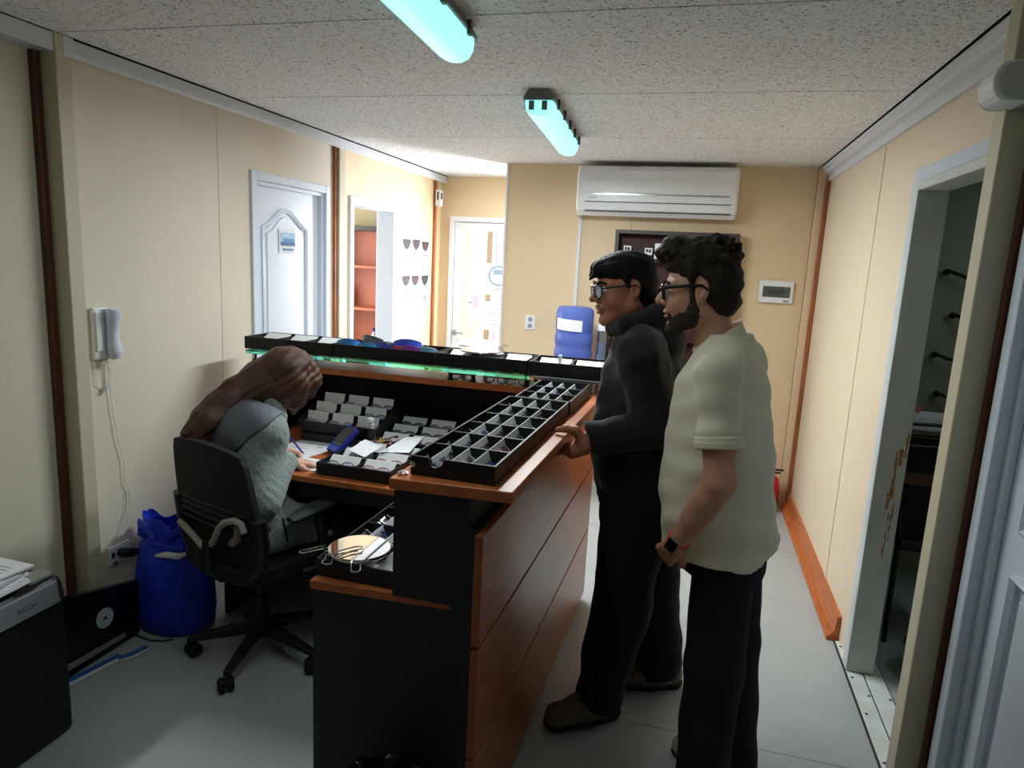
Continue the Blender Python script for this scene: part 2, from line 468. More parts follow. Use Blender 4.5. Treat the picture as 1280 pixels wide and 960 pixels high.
# door 3: white glazed door at the end of the hall
door3 = struct(MB().box(-2.23, -2.185, YE - 0.035, YE + 0.09, 0, 2.046).box(-1.365, -1.32, YE - 0.035, YE + 0.09, 0, 2.046).box(-2.185, -1.365, YE - 0.035, YE + 0.09, 2.0, 2.046).build('door_3', white_m, bevel=0.004))
MB().box(-2.18, -2.125, YE - 0.02, YE + 0.03, 0.01, 1.995).box(-1.42, -1.37, YE - 0.02, YE + 0.03, 0.01, 1.995).box(-2.125, -1.42, YE - 0.02, YE + 0.03, 1.925, 1.995).box(-2.125, -1.42, YE - 0.02, YE + 0.03, 0.01, 0.93).build('door_leaf', white_m, door3, bevel=0.003)
B(-2.125, -1.42, YE + 0.002, YE + 0.008, 0.93, 1.925).build('glass_pane', pane_m, door3)
MB().tube([(-2.155, YE - 0.02, 0.985), (-2.155, YE - 0.055, 0.985), (-2.06, YE - 0.06, 0.985)], 0.009, 8).lathe([(0.024, 0), (0.024, 0.01), (0.02, 0.014)], n=16, mat=Matrix.Translation((-2.155, YE - 0.02, 0.985)) @ Matrix.Rotation(PI / 2, 4, 'X')).build('door_handle', steel_m, door3, smooth=True)
# unseen hall window, added behind the back wall to light the hall
win = struct(MB().box(-1.27, -1.22, YE, YE + 0.09, 0.85, 2.15).box(-0.02, 0.03, YE, YE + 0.09, 0.85, 2.15).box(-1.22, -0.02, YE, YE + 0.09, 2.10, 2.15).box(-1.22, -0.02, YE, YE + 0.09, 0.85, 0.90).box(-0.64, -0.60, YE, YE + 0.09, 0.90, 2.10).build('added_window_1', white_m))
B(-1.22, -0.02, YE + 0.04, YE + 0.046, 0.90, 2.10).build('glass_pane', pane_m, win)
# entrance lobby beyond door 3
MBv = MB().box(-2.62, -2.55, YE + 0.1, 8.8, 0, H).box(-1.10, -1.03, YE + 0.1, 8.8, 0, H)
struct(MBv.build('wall_lobby', hall_wall_m))
le = MB().box(-2.62, -2.45, 8.8, 8.9, 0, H).box(-1.2, -1.03, 8.8, 8.9, 0, H).box(-2.45, -1.2, 8.8, 8.9, 2.2, H).box(-2.45, -1.2, 8.8, 8.9, 0, 0.25)
struct(le.build('wall_lobby_end', hall_wall_m))
win2 = struct(MB().box(-2.45, -2.40, 8.8, 8.88, 0.25, 2.2).box(-1.25, -1.2, 8.8, 8.88, 0.25, 2.2).box(-2.4, -1.25, 8.8, 8.88, 2.15, 2.2).box(-2.4, -1.25, 8.8, 8.88, 0.25, 0.30).build('window_2', white_m))
B(-2.4, -1.25, 8.83, 8.836, 0.30, 2.15).build('glass_pane', pane_m, win2)
# side room shell beyond door 2
struct(MB().box(-4.1, -4.03, 3.9, 4.4, 0, H).box(-4.1, -4.03, 5.6, 6.3, 0, H).box(-4.1, -4.03, 4.4, 5.6, 0, 0.9).box(-4.1, -4.03, 4.4, 5.6, 2.1, H).box(-4.1, -2.45, 6.2, 6.3, 0, H).box(-4.1, -2.45, 3.85, 3.92, 0, H).build('wall_side_room', M('side_room_wall', (198, 184, 138), 0.6)))
win3 = struct(MB().box(-4.09, -4.04, 4.4, 4.45, 0.9, 2.1).box(-4.09, -4.04, 5.55, 5.6, 0.9, 2.1).box(-4.09, -4.04, 4.45, 5.55, 2.05, 2.1).box(-4.09, -4.04, 4.45, 5.55, 0.9, 0.95).build('added_window_3', white_m))  # unseen window, added along with the side room lamp
B(-4.07, -4.064, 4.45, 5.55, 0.95, 2.05).build('glass_pane', pane_m, win3)
# door 4: open doorway in the right wall, worn white jamb
door4 = struct(MB().box(0.782, 0.80, 3.035, 3.085, 0.0, 2.105).box(0.782, 0.80, 2.165, 3.035, 2.055, 2.105).build('door_4', M('casing_blue_white', (206, 212, 226), 0.4), bevel=0.004))
MB().box(0.778, 0.888, 2.995, 3.035, 0.012, 2.055).box(0.778, 0.888, 2.165, 2.18, 0.012, 2.055).box(0.778, 0.888, 2.18, 2.995, 2.02, 2.055).build('door_jamb', M('jamb_white', (200, 204, 200), 0.45, var=(6, 0.1)), door4, bevel=0.004)
# splintered wood where the lock was
random.seed(3)
sp = MB()
for k, (x, z, w, h) in enumerate(((0.878, 1.03, 0.010, 0.10), (0.862, 0.98, 0.020, 0.07), (0.848, 0.90, 0.013, 0.20), (0.838, 0.79, 0.020, 0.07), (0.862, 0.70, 0.008, 0.16), (0.850, 0.64, 0.004, 0.2))):
    n = 9
    poly = []
    for i in range(n): poly.append((x - w * 0.3 + random.uniform(-.004, .004), z - h / 2 + h * i / (n - 1)))
    for i in range(n): poly.append((x + w * 0.3 + random.uniform(-.004, .004), z + h / 2 - h * i / (n - 1)))
    m = len(poly)
    sp.add([(p[0], 2.9935, p[1]) for p in poly] + [(p[0], 2.9965, p[1]) for p in poly], [tuple(range(m)), tuple(range(2 * m - 1, m - 1, -1))] + [(i, (i + 1) % m, m + (i + 1) % m, m + i) for i in range(m)])
sp.build('splintered_patch', M('bare_wood', (170, 122, 74), 0.8, var=(40, 0.4)), door4)
# office behind door 4
struct(MB().box(0.888, 2.9, 4.25, 4.35, 0, H).box(2.83, 2.9, 1.9, 4.25, 0, H).box(0.888, 2.9, 2.09, 2.16, 0, H).build('wall_office', grey_green_wall))
# door 5: white panelled door on the near right wall
door5 = struct(B(0.885, 0.925, 1.13, 1.94, 0.01, 2.03).build('door_5', M('door_grey_white', (206, 214, 224), 0.35)))
dm5 = M('door_grey_white', (206, 214, 224), 0.35)
MB().box(0.835, 0.90, 1.94, 1.995, 0, 2.085).box(0.835, 0.90, 1.075, 1.13, 0, 2.085).box(0.835, 0.90, 1.13, 1.94, 2.03, 2.085).build('door_frame', dm5, door5, bevel=0.006)
MB().box(0.865, 0.885, 1.915, 1.94, 0, 2.03).box(0.865, 0.885, 1.13, 1.155, 0, 2.03).build('door_stop', dm5, door5, bevel=0.004)
for y0, y1, z0, z1, rise in ((1.25, 1.80, 1.10, 1.80, 0.10), (1.25, 1.80, 0.20, 0.98, 0.0)):
    MB().tube(arch_pts(y0, y1, z0, z1, rise, 0.883), 0.018, 6, closed=True).build('panel_moulding', dm5, door5, smooth=50)
    field(arch_pts(y0 + .04, y1 - .04, z0 + .04, z1 - .04, rise, 0), 0.877, 0.886).build('raised_panel', dm5, door5, bevel=0.003)
door5.location = (-0.055, 0.045, 0)
# baseboards
pb = [(0, 0), (0.055, 0), (0.055, 0.02), (0.035, 0.035), (0.024, 0.055), (0.018, 0.125), (0, 0.125)]
mb = MB(); n = len(pb); vs = []
for y in (3.262, 5.13): vs += [(XR - px, y, pz) for px, pz in pb]
mb.add(vs, [tuple(range(n)), tuple(range(2 * n - 1, n - 1, -1))] + [(i, (i + 1) % n, n + (i + 1) % n, n + i) for i in range(n)])
struct(mb.build('baseboard_right', base_m))
mb = MB(); vs = []
for x in (-0.45, 0.73): vs += [(x, YB - px * 0.6, pz) for px, pz in pb]
mb.add(vs, [tuple(range(n)), tuple(range(2 * n - 1, n - 1, -1))] + [(i, (i + 1) % n, n + (i + 1) % n, n + i) for i in range(n)])
struct(mb.build('baseboard_back', base_m))
# threshold plates with screws
thr = tag(B(0.775, 0.93, 2.17, 3.255, 0.0, 0.006).build('threshold_plate', backing_m), 'worn white metal threshold plates screwed down in the right doorway', 'threshold')
B(0.782, 0.846, 2.175, 3.25, 0.004, 0.011).build('plate', metal_plate_m, thr, bevel=0.002)
B(0.852, 0.925, 2.175, 3.20, 0.004, 0.011).build('plate', metal_plate_m, thr, bevel=0.002)
for x, y in ((0.796, 3.2), (0.796, 2.95), (0.798, 2.7), (0.796, 2.42), (0.915, 3.12), (0.915, 2.83), (0.835, 2.83), (0.915, 2.6)):
    MB().lathe([(0.006, 0.010), (0.006, 0.0125), (0.003, 0.0135)], (x, y, 0), 8).build('screw', ink_m, thr)
# ================================================================ CEILING LIGHTS AND WALL FIXTURES
def fluorescent(label, xa, ya, xb, yb, power=9):
    t = thing('fluorescent_light', label, 'ceiling light', ((xa + xb) / 2, (ya + yb) / 2, H), 'tube lights on the ceiling')
    L = math.hypot(xb - xa, yb - ya); a = math.atan2(-(xb - xa), yb - ya)
    t.rotation_euler = (0, 0, a)
    hl = L / 2
    def ext(prof, y0, y1):
        mb = MB(); n = len(prof); vs = []
        for y, s in ((y0, 0.9), (y0 + 0.03, 1), (y1 - 0.03, 1), (y1, 0.9)):
            vs += [(px * s, y, pz) for px, pz in prof]
        fs = [tuple(range(n)), tuple(range(4 * n - 1, 3 * n - 1, -1))]
        for q in range(3):
            fs += [(q * n + i, q * n + (i + 1) % n, (q + 1) * n + (i + 1) % n, (q + 1) * n + i) for i in range(n)]
        return mb.add(vs, fs)
    hous = [(-0.045, 0), (0.045, 0), (0.07, -0.035), (0.07, -0.045), (-0.07, -0.045), (-0.07, -0.035)]
    ext(hous, -hl, hl).build('housing', grey_plastic, t, local=True)
    diff = [(-0.063, -0.046), (0.063, -0.046), (0.06, -0.075), (0.045, -0.098), (0.02, -0.108), (-0.02, -0.108), (-0.045, -0.098), (-0.06, -0.075)]
    dm = M('lit_diffuser', (200, 255, 250), 0.3, emit=((0.17, 0.52, 0.48), 1.0))
    d = ext(diff, -hl + 0.012, hl - 0.012).build('diffuser', dm, t, local=True, smooth=60)
    for s in (-0.028, 0.028):
        MB().box(s - 0.011, s + 0.011, -hl - 0.002, -hl + 0.012, -0.085, -0.05).build('tube_socket', grey_plastic, t, local=True)
    for s in (-1, 1):
        for k in range(5):
            y = -hl + 0.12 + k * (L - 0.24) / 4
            MB().box(s * 0.066, s * 0.078, y - 0.012, y + 0.012, -0.06, -0.02).build('clip', darkwood_m, t, local=True)
    la = area_light('tube_glow', (0, 0, -0.125), (0, 0, 0), 0.10, L * 0.9, power, (0.89, 0.98, 1.0), t)
    return t
fluorescent('cyan-white tube light nearest the camera, cut by the top of the frame', -0.735, 0.93, -0.80, 2.20, 2.6)
fluorescent('shorter-looking cyan-white tube light in front of the air conditioner', -0.715, 2.97, -0.79, 4.10, 23)

fluorescent('added unseen tube light brightening the hall, on its ceiling behind the back wall', -1.15, 5.33, -0.55, 5.98, 26)  # fixture added out of view to brighten the hall end
fluorescent('added unseen tube light brightening the dark office from its ceiling', 1.9, 2.6, 1.9, 3.8, 1.2)  # out-of-view fixture, added because the office came out too dark
# air conditioner
ac = thing('air_conditioner', 'white split air conditioner high on the tan back wall', 'air conditioner', (-0.33, YB, 2.03))
prof = [(5.19, 2.045), (5.06, 2.025), (5.00, 2.06), (4.985, 2.12), (4.985, 2.33), (5.005, 2.365), (5.19, 2.37)]
mb = MB(); n = len(prof); vs = []
for x, s in ((-0.885, 0.012), (-0.872, 0), (0.205, 0), (0.218, 0.012)):
    vs += [(x, y + s if y < 5.1 else y, z + (s if z < 2.1 else -s if z > 2.3 else 0)) for y, z in prof]
fs = [tuple(range(n)), tuple(range(4 * n - 1, 3 * n - 1, -1))]
for q in range(3): fs += [(q * n + i, q * n + (i + 1) % n, (q + 1) * n + (i + 1) % n, (q + 1) * n + i) for i in range(n)]
mb.add(vs, fs).build('casing', white_plastic, ac, bevel=0.004)
B(-0.85, 0.20, 4.979, 4.986, 2.182, 2.335).build('front_panel', white_plastic, ac, bevel=0.003)
B(-0.80, 0.16, 4.980, 4.9865, 2.168, 2.176).build('chrome_strip', chrome_m, ac)
MB().hexa([(-0.80, 4.994, 2.062), (0.16, 4.994, 2.062), (0.16, 5.002, 2.062), (-0.80, 5.002, 2.062)], [(-0.80, 4.979, 2.112), (0.16, 4.979, 2.112), (0.16, 4.987, 2.112), (-0.80, 4.987, 2.112)]).build('air_flap', white_plastic, ac, bevel=0.002)
B(-0.82, 0.18, 4.983, 4.99, 2.116, 2.121).build('flap_slot', ink_m, ac)
B(-0.82, 0.18, 4.992, 5.01, 2.052, 2.058).build('flap_slot', ink_m, ac)
MB().box(-0.79, -0.782, 4.983, 4.986, 2.143, 2.151).box(-0.779, -0.755, 4.983, 4.986, 2.145, 2.149).box(-0.752, -0.737, 4.983, 4.986, 2.144, 2.15).build('maker_mark', ink2_m, ac)
tag(MB().box(-0.885, -0.862, 5.165, YB, 1.0, 2.045).build('cable_raceway', cornice_m, bevel=0.002), 'thin white cable raceway running down the back wall from the air conditioner', 'raceway')
# breaker panel
bp = thing('breaker_panel', 'square white breaker box with grey window on the back wall right', 'electrical box', (0.545, YB, 1.48))
B(0.43, 0.66, 5.165, YB, 1.475, 1.63).build('cover', white_plastic, bp, bevel=0.005)
B(0.457, 0.638, 5.160, 5.168, 1.515, 1.59).build('smoked_window', M('smoked_window', (84, 90, 86), 0.15), bp, bevel=0.003)
for k in range(4): B(0.49 + k * 0.028, 0.514 + k * 0.028, 5.1585, 5.161, 1.54 + (k % 2) * 0.006, 1.562 + (k % 2) * 0.006).build('switch', ink_m, bp)
B(0.60, 0.635, 5.163, 5.166, 1.487, 1.494).build('maker_mark', ink_m, bp)
# wall socket on back wall
so = thing('wall_socket', 'white double wall socket on the back wall left of the water bottle', 'socket', (-1.21, YB, 1.155))
B(-1.257, -1.178, 5.178, YB, 1.155, 1.265).build('plate', white_plastic, so, bevel=0.003)
for z in (1.185, 1.235): MB().lathe([(0.018, 0), (0.018, 0.003)], n=14, mat=Matrix.Translation((-1.217, 5.178, z)) @ Matrix.Rotation(PI / 2, 4, 'X')).build('outlet', ink2_m, so)
# alarm sounder at hall corner
al = thing('alarm_box', 'small white alarm box on the orange corner strip at the hall end', 'alarm', (-2.30, 5.92, 2.12))
B(-2.305, -2.262, 5.885, 5.96, 2.12, 2.26).build('case', white_plastic, al, bevel=0.006)
B(-2.2625, -2.259, 5.905, 5.935, 2.18, 2.235).build('print', ink_m, al)
B(-2.29, -2.275, 5.883, 5.886, 2.17, 2.24).build('print', ink_m, al)
# emergency lamp / rounded box at top right
em = thing('wall_lamp_box', 'white round-ended wall box at the top right edge above the doorway', 'wall lamp', (0.72, 2.0, 2.12))
mb = MB(); pts = []
for i in range(9):
    a = -PI / 2 + PI * i / 8
    pts.append((-0.02 - 0.035 * math.cos(a), 0.047 * math.sin(a)))
poly = [(0.21 - 0.0, -0.047)] + [(p[0], p[1]) for p in pts] + [(0.21, 0.047)]
mb2 = MB().prism([(p[0], p[1]) for p in pts] + [(0.03, 0.047), (0.03, -0.047)], -0.05, 0.05, Matrix.Translation((0.698, 2.035, 2.168)) @ Matrix.Rotation(PI / 2, 4, 'X'))
mb2.build('end_cap', white_plastic, em, bevel=0.004)
mb3 = MB().prism([(p[0] + 0.006, p[1] * 0.93) for p in pts] + [(0.15, 0.044), (0.15, -0.044)], -0.09, 0.047, Matrix.Translation((0.705, 2.028, 2.168)) @ Matrix.Rotation(PI / 2, 4, 'X'))
mb3.build('body', M('lamp_grey', (186, 190, 186), 0.4), em)
B(0.798, 0.806, 1.95, 2.07, 2.10, 2.22).build('mount', grey_plastic, em)

# intercom phone with coil cord
ph = thing('wall_phone', 'white intercom handset on the left wall beside the cabin post', 'phone', (XL, 2.265, 1.2))
B(XL, XL + 0.02, 2.215, 2.315, 1.205, 1.415).build('base_plate', white_plastic, ph, bevel=0.006)
mb = MB(); g = []
for i in range(13):
    t = i / 12; z = 1.205 + 0.205 * t
    bulge = 0.03 + 0.018 * abs(2 * t - 1) ** 2
    g.append((XL + 0.02 + bulge * 0.75, 2.285, z))
mb.tube(g, [0.018, 0.026, 0.028, 0.027, 0.024, 0.023, 0.023, 0.023, 0.024, 0.027, 0.029, 0.029, 0.024], 12)
mb.build('handset', M('handset_white', (214, 220, 236), 0.3), ph, smooth=True)
B(XL + 0.019, XL + 0.028, 2.222, 2.25, 1.24, 1.40).build('keypad_strip', white_plastic, ph, bevel=0.003)
coil = []
for i in range(160):
    t = i / 159; a = t * 2 * PI * 22
    cy_ = 2.27 + 0.012 * math.sin(t * 5); cz = 1.2 - 0.13 * math.sin(min(1, t * 1.15) * PI * 0.5) + (0.02 * max(0, t - 0.85) * 6)
    coil.append((XL + 0.018 + 0.007 * math.cos(a), cy_ + 0.007 * math.sin(a), cz))
MB().tube(coil, 0.0016, 4).build('coil_cord', white_plastic, ph)
cord = [(XL + 0.012, 2.285, 1.19), (XL + 0.012, 2.283, 1.1), (XL + 0.012, 2.292, 1.0), (XL + 0.012, 2.31, 0.86), (XL + 0.012, 2.335, 0.75), (XL + 0.012, 2.335, 0.66), (XL + 0.012, 2.36, 0.60), (XL + 0.012, 2.355, 0.56), (XL + 0.012, 2.325, 0.50), (XL + 0.012, 2.30, 0.45), (XL + 0.012, 2.29, 0.40)]
MB().tube(cord, 0.0022, 5).build('flex', white_plastic, ph, smooth=True)
MB().tube([(XL + 0.008, 2.22, 1.2), (XL + 0.008, 2.225, 1.10), (XL + 0.008, 2.26, 1.075), (XL + 0.01, 2.283, 1.09)], 0.0018, 5).build('flex', white_plastic, ph)
MB().tube([(XL + 0.014, 2.345, 0.62), (XL + 0.014, 2.335, 0.52), (XL + 0.014, 2.34, 0.46)], 0.0018, 5).build('flex', white_plastic, ph)
# low wall socket with adapter
ls = thing('floor_socket', 'low white wall socket by the left post above the black monitor', 'socket', (XL, 2.28, 0.32))
B(XL, XL + 0.012, 2.235, 2.345, 0.30, 0.385).build('plate', white_plastic, ls, bevel=0.003)
B(XL + 0.012, XL + 0.015, 2.245, 2.26, 0.335, 0.36).build('outlet', ink_m, ls)
B(XL + 0.012, XL + 0.015, 2.25, 2.275, 0.305, 0.315).build('outlet', ink_m, ls)
ad = thing('power_adapter', 'black power adapter plugged into the low socket, cable behind the blue bag', 'adapter', (XL + 0.03, 2.30, 0.34))
MB().tube([(XL + 0.013, 2.285, 0.35), (XL + 0.04, 2.29, 0.35), (XL + 0.06, 2.325, 0.343), (XL + 0.065, 2.35, 0.338)], [0.018, 0.022, 0.02, 0.01], 8).build('plug_body', black_m, ad, smooth=True)
MB().tube([(XL + 0.065, 2.35, 0.338), (XL + 0.06, 2.385, 0.31), (XL + 0.04, 2.40, 0.22), (XL + 0.02, 2.395, 0.12), (XL + 0.018, 2.37, 0.006), (-2.312, 2.33, 0.005), (-2.29, 2.262, 0.005), (-2.20, 2.235, 0.005), (-2.12, 2.222, 0.005), (-2.07, 2.235, 0.005), (-2.035, 2.262, 0.005)], 0.0035, 6).build('cable', black_m, ad, smooth=True)

# sheet on door 1
sh = thing('door_notice', 'small taped notice with blue picture on the white arched door', 'notice', (-2.354, 3.64, 1.65))
MB().add([(-2.353, 3.56, 1.655), (-2.355, 3.735, 1.655), (-2.355, 3.735, 1.795), (-2.351, 3.56, 1.795), (-2.352, 3.56, 1.655), (-2.354, 3.735, 1.655), (-2.354, 3.735, 1.795), (-2.350, 3.56, 1.795)],
         [(0, 3, 2, 1), (4, 5, 6, 7), (0, 1, 5, 4), (1, 2, 6, 5), (2, 3, 7, 6), (3, 0, 4, 7)]).build('sheet', paper_m, sh)
for (y0, y1, z0, z1, c) in ((3.575, 3.72, 1.705, 1.775, (170, 200, 226)), (3.575, 3.72, 1.70, 1.722, (96, 128, 168)), (3.60, 3.71, 1.722, 1.742, (120, 156, 198)), (3.59, 3.66, 1.75, 1.765, (206, 220, 232)), (3.60, 3.70, 1.672, 1.684, (110, 150, 196))):
    qk = globals().get('qk', 0) + 1; B(-2.352, -2.3487 + 0.0004 * qk, y0, y1, z0, z1).build('print', M('blue_print_%d_%d' % (c[0], c[2]), c, 0.7), sh)
# six posters on the hall wall
names = [['upper left', 'upper middle', 'upper right'], ['lower left', 'lower middle', 'lower right']]
rp = random.Random(5)
for r, (zt, zb) in enumerate(((1.815, 1.53), (1.51, 1.225))):
    for c, (ya, yb) in enumerate(((5.235, 5.42), (5.435, 5.625), (5.64, 5.845))):
        p = thing('poster', 'white poster with a dark round photo on the hall wall, %s of six' % names[r][c], 'poster', (XL, ya, zb), 'six posters on the hall wall')
        dz = rp.uniform(-.008, .008)
        B(XL, XL + 0.0015, ya, yb, zb + dz, zt + dz).build('sheet', paper_m, p)
        cyy = (ya + yb) / 2 + rp.uniform(-.01, .01); R_ = 0.083
        pts = [(cyy + R_ * math.sin(a), zt + dz - 0.01 + R_ * (math.cos(a)) ) for a in [PI / 2 + PI * i / 14 for i in range(15)]]
        m_ = len(pts)
        MB().add([(XL + 0.001, y, z) for y, z in pts] + [(XL + 0.0022, y, z) for y, z in pts], [tuple(range(m_)), tuple(range(2 * m_ - 1, m_ - 1, -1))] + [(i, (i + 1) % m_, m_ + (i + 1) % m_, m_ + i) for i in range(m_)]).build('photo', M('photo_%d' % (r * 3 + c), (58 + 10 * ((r + c) % 3), 52, 52 + 8 * (c % 2)), 0.6, var=(28, 0.7)), p)
        mb = MB()
        z = zt + dz - 0.10
        while z > zb + dz + 0.02:
            if rp.random() < 0.8:
                w = rp.uniform(0.25, 0.85) * (yb - ya - 0.04)
                a0 = ya + 0.02 if rp.random() < 0.5 else (ya + yb) / 2 - w / 2
                mb.box(XL + 0.001, XL + 0.002, a0, a0 + w, z, z + rp.choice((0.004, 0.007)))
            z -= rp.choice((0.012, 0.016, 0.022))
        mb.build('print', ink_m, p)

# notices on the glass of door 3
n1 = thing('door_poster', 'white notice with round blue emblem on the glass hall door', 'notice', (-1.78, YE - 0.003, 1.36))
B(-1.885, -1.62, YE - 0.002, YE + 0.001, 1.355, 1.64).build('sheet', paper_m, n1)
ring = [(-1.755 + 0.085 * math.cos(a), YE - 0.003, 1.53 + 0.085 * math.sin(a)) for a in [2 * PI * i / 32 for i in range(32)]]
MB().tube(ring, 0.007, 5, closed=True, flat=0.3, up=(0, 1, 0)).build('blue_ring', M('emblem_blue', (120, 150, 186), 0.7), n1)
MB().box(-1.80, -1.71, YE - 0.0035, YE - 0.002, 1.54, 1.585).build('emblem_print', sky_poster, n1)
MB().box(-1.80, -1.755, YE - 0.004, YE - 0.003, 1.55, 1.575).box(-1.745, -1.72, YE - 0.004, YE - 0.003, 1.545, 1.58).build('emblem_print', M('emblem_grey', (150, 160, 168), 0.7), n1)
MB().box(-1.80, -1.70, YE - 0.003, YE - 0.002, 1.415, 1.42).box(-1.82, -1.69, YE - 0.003, YE - 0.002, 1.40, 1.405).box(-1.84, -1.65, YE - 0.003, YE - 0.002, 1.372, 1.376).build('print', ink2_m, n1)
n2 = thing('door_notice_sheet', 'plain white text notice on the glass hall door below the emblem notice', 'notice', (-1.78, YE - 0.003, 1.0))
B(-1.92, -1.63, YE - 0.002, YE + 0.001, 1.03, 1.29).build('sheet', paper_m, n2)
mb = MB()
for k, (w, z) in enumerate(((0.10, 1.26), (0.2, 1.225), (0.2, 1.19), (0.22, 1.16), (0.03, 1.12), (0.1, 1.08))): mb.box(-1.775 - w / 2, -1.775 + w / 2, YE - 0.003, YE - 0.002, z, z + 0.006)
mb.build('print', M('faint_print', (170, 178, 190), 0.7), n2)
n3 = thing('pink_note', 'small white and pink note stuck on the glass hall door', 'notice', (-2.0, YE - 0.003, 1.2))
MB().box(-2.06, -1.99, YE - 0.002, YE + 0.001, 1.22, 1.33).build('sheet', paper_m, n3)
MB().box(-1.99, -1.935, YE - 0.002, YE + 0.001, 1.235, 1.335).build('pink_half', M('pink_paper', (232, 190, 208), 0.7), n3)
MB().box(-2.03, -2.0, YE - 0.003, YE - 0.002, 1.265, 1.28).build('print', M('pink_ink', (190, 130, 170), 0.7), n3)
# curtain beyond the glazed door
cg = []
for i in range(61):
    x = -2.12 + 1.02 * i / 60
    cg.append([(x, 7.1 + 0.035 * math.sin(i * 1.05) + 0.01 * math.sin(i * 0.37), z) for z in (0.3, 0.8, 1.4, 2.2)])
tag(MB().shell(cg, 0.004).build('curtain', curtain_m, smooth=60), 'white pleated curtain seen through the glass hall door', 'curtain')
tag(MB().tube([(-2.55, 7.1, 2.22), (-1.10, 7.1, 2.22)], 0.012, 8).build('curtain_rod', white_m), 'white curtain rod behind the glass hall door', 'curtain rod')
# ================================================================ COUNTER
def xe(y): return -0.384 + 0.030 * (y - 1.54)      # outer edge of the bar top
def xf(y): return -0.447 + 0.0236 * (y - 1.52)     # outer face of the orange front boards
ct = thing('reception_counter', 'L-shaped charcoal and orange reception counter with raised bar top', 'counter', (-0.7, 2.4, 0))
# raised bar top (one continuous L)
MB().prism([(-0.705, 1.532), (xe(1.54), 1.548), (xe(3.23), 3.23), (-1.93, 3.23), (-1.93, 2.915), (-0.655, 2.918)], 1.10, 1.13).build('bar_top', slab_m, ct, bevel=0.003)
# charcoal supports under the bar
MB().box(-0.70, -0.535, 1.556, 1.576, 0.80, 1.10).build('end_upright', desk_dark_m, ct)
MB().prism([(-0.535, 1.552), (xf(1.552) - 0.045, 1.552), (xf(3.23) - 0.045, 3.23), (-0.50, 3.23), (-0.50, 1.60), (-0.535, 1.60)], 0.02, 1.10).build('bar_wall', desk_dark_m, ct)
MB().box(-1.90, -0.50, 3.19, 3.23, 0.02, 1.10).build('bar_wall', desk_dark_m, ct)
MB().box(-1.93, -1.90, 2.93, 3.23, 0.02, 1.10).build('end_upright', desk_dark_m, ct)
# orange front boards with dark joints
for z0, z1 in ((0.045, 0.386), (0.394, 0.706), (0.714, 1.015)):
    MB().prism([(xf(1.525) - 0.022, 1.525), (xf(1.525), 1.525), (xf(3.25), 3.25), (xf(3.25) - 0.022, 3.25)], z0, z1).build('front_board', panel_m, ct, bevel=0.0025)
MB().prism([(xf(1.535) - 0.045, 1.535), (xf(1.535) - 0.018, 1.535), (xf(3.24) - 0.018, 3.24), (xf(3.24) - 0.045, 3.24)], 0.0, 1.02).build('plinth', black_m, ct)
# desk level
MB().prism([(-0.945, 1.555), (-0.50, 1.575), (-0.50, 3.19), (-1.98, 3.19), (-1.98, 2.33), (-0.945, 2.31)], 0.775, 0.80).build('desk_top', slab_m, ct, bevel=0.003)
MB().box(-0.945, -0.505, 1.572, 1.596, 0.0, 0.775).build('end_panel', desk_dark_m, ct)
MB().box(-0.935, -0.50, 1.9, 1.925, 0.0, 0.775).build('inner_panel', black_m, ct)
MB().box(-1.95, -0.95, 2.36, 2.376, 0.70, 0.775).build('desk_apron', black_m, ct)
MB().box(-0.95, -0.93, 1.60, 3.15, 0.05, 0.775).build('inner_panel', black_m, ct)
MB().box(-1.98, -1.955, 2.53, 3.19, 0.0, 0.775).build('desk_leg_panel', black_m, ct)
MB().box(-1.95, -0.95, 3.10, 3.12, 0.25, 0.775).build('modesty_panel', black_m, ct)
# cable grommet / fittings at the inner near corner of the bar
MB().lathe([(0.014, 0), (0.014, 0.006), (0.008, 0.009)], (-0.685, 1.575, 1.13), 12).build('steel_cap', chrome_m, ct, smooth=True)
# glass shelf on standoffs above the far branch
gs = thing('glass_shelf', 'green-edged glass shelf under the row of black trays on the far counter', 'glass shelf', (-1.3, 3.05, 1.13))
B(-2.10, -0.665, 2.885, 3.16, 1.172, 1.189).build('glass_plate', glass_green_m, gs, bevel=0.002)
sp_ = thing('shelf_plate', 'grey metal shelf plate under the rightmost tray at the counter corner', 'shelf', (-0.5, 3.02, 1.13))
B(-0.655, -0.345, 2.90, 3.16, 1.174, 1.189).build('plate', steel_m, sp_, bevel=0.002)
for x in (-0.40, -0.52): MB().cyl((x, 2.93, 1.13), (x, 2.93, 1.174), 0.010, 10).build('standoff', steel_m, sp_); MB().cyl((x, 3.12, 1.13), (x, 3.12, 1.174), 0.010, 10).build('standoff', steel_m, sp_)
for x in (-1.86, -1.05, -0.94, -0.69):
    MB().cyl((x, 2.93, 1.13), (x, 2.93, 1.172), 0.010, 10).lathe([(0.014, 0), (0.014, 0.012)], (x, 2.93, 1.13), 10).build('standoff', black_m, gs)
    MB().cyl((x, 3.12, 1.13), (x, 3.12, 1.172), 0.010, 10).build('standoff', black_m, gs)
MB().tube([(-2.06, 2.91, 1.172), (-2.06, 2.91, 1.15), (-2.075, 2.91, 1.135), (-2.06, 2.91, 1.13)], 0.006, 6).build('bracket', black_m, gs)

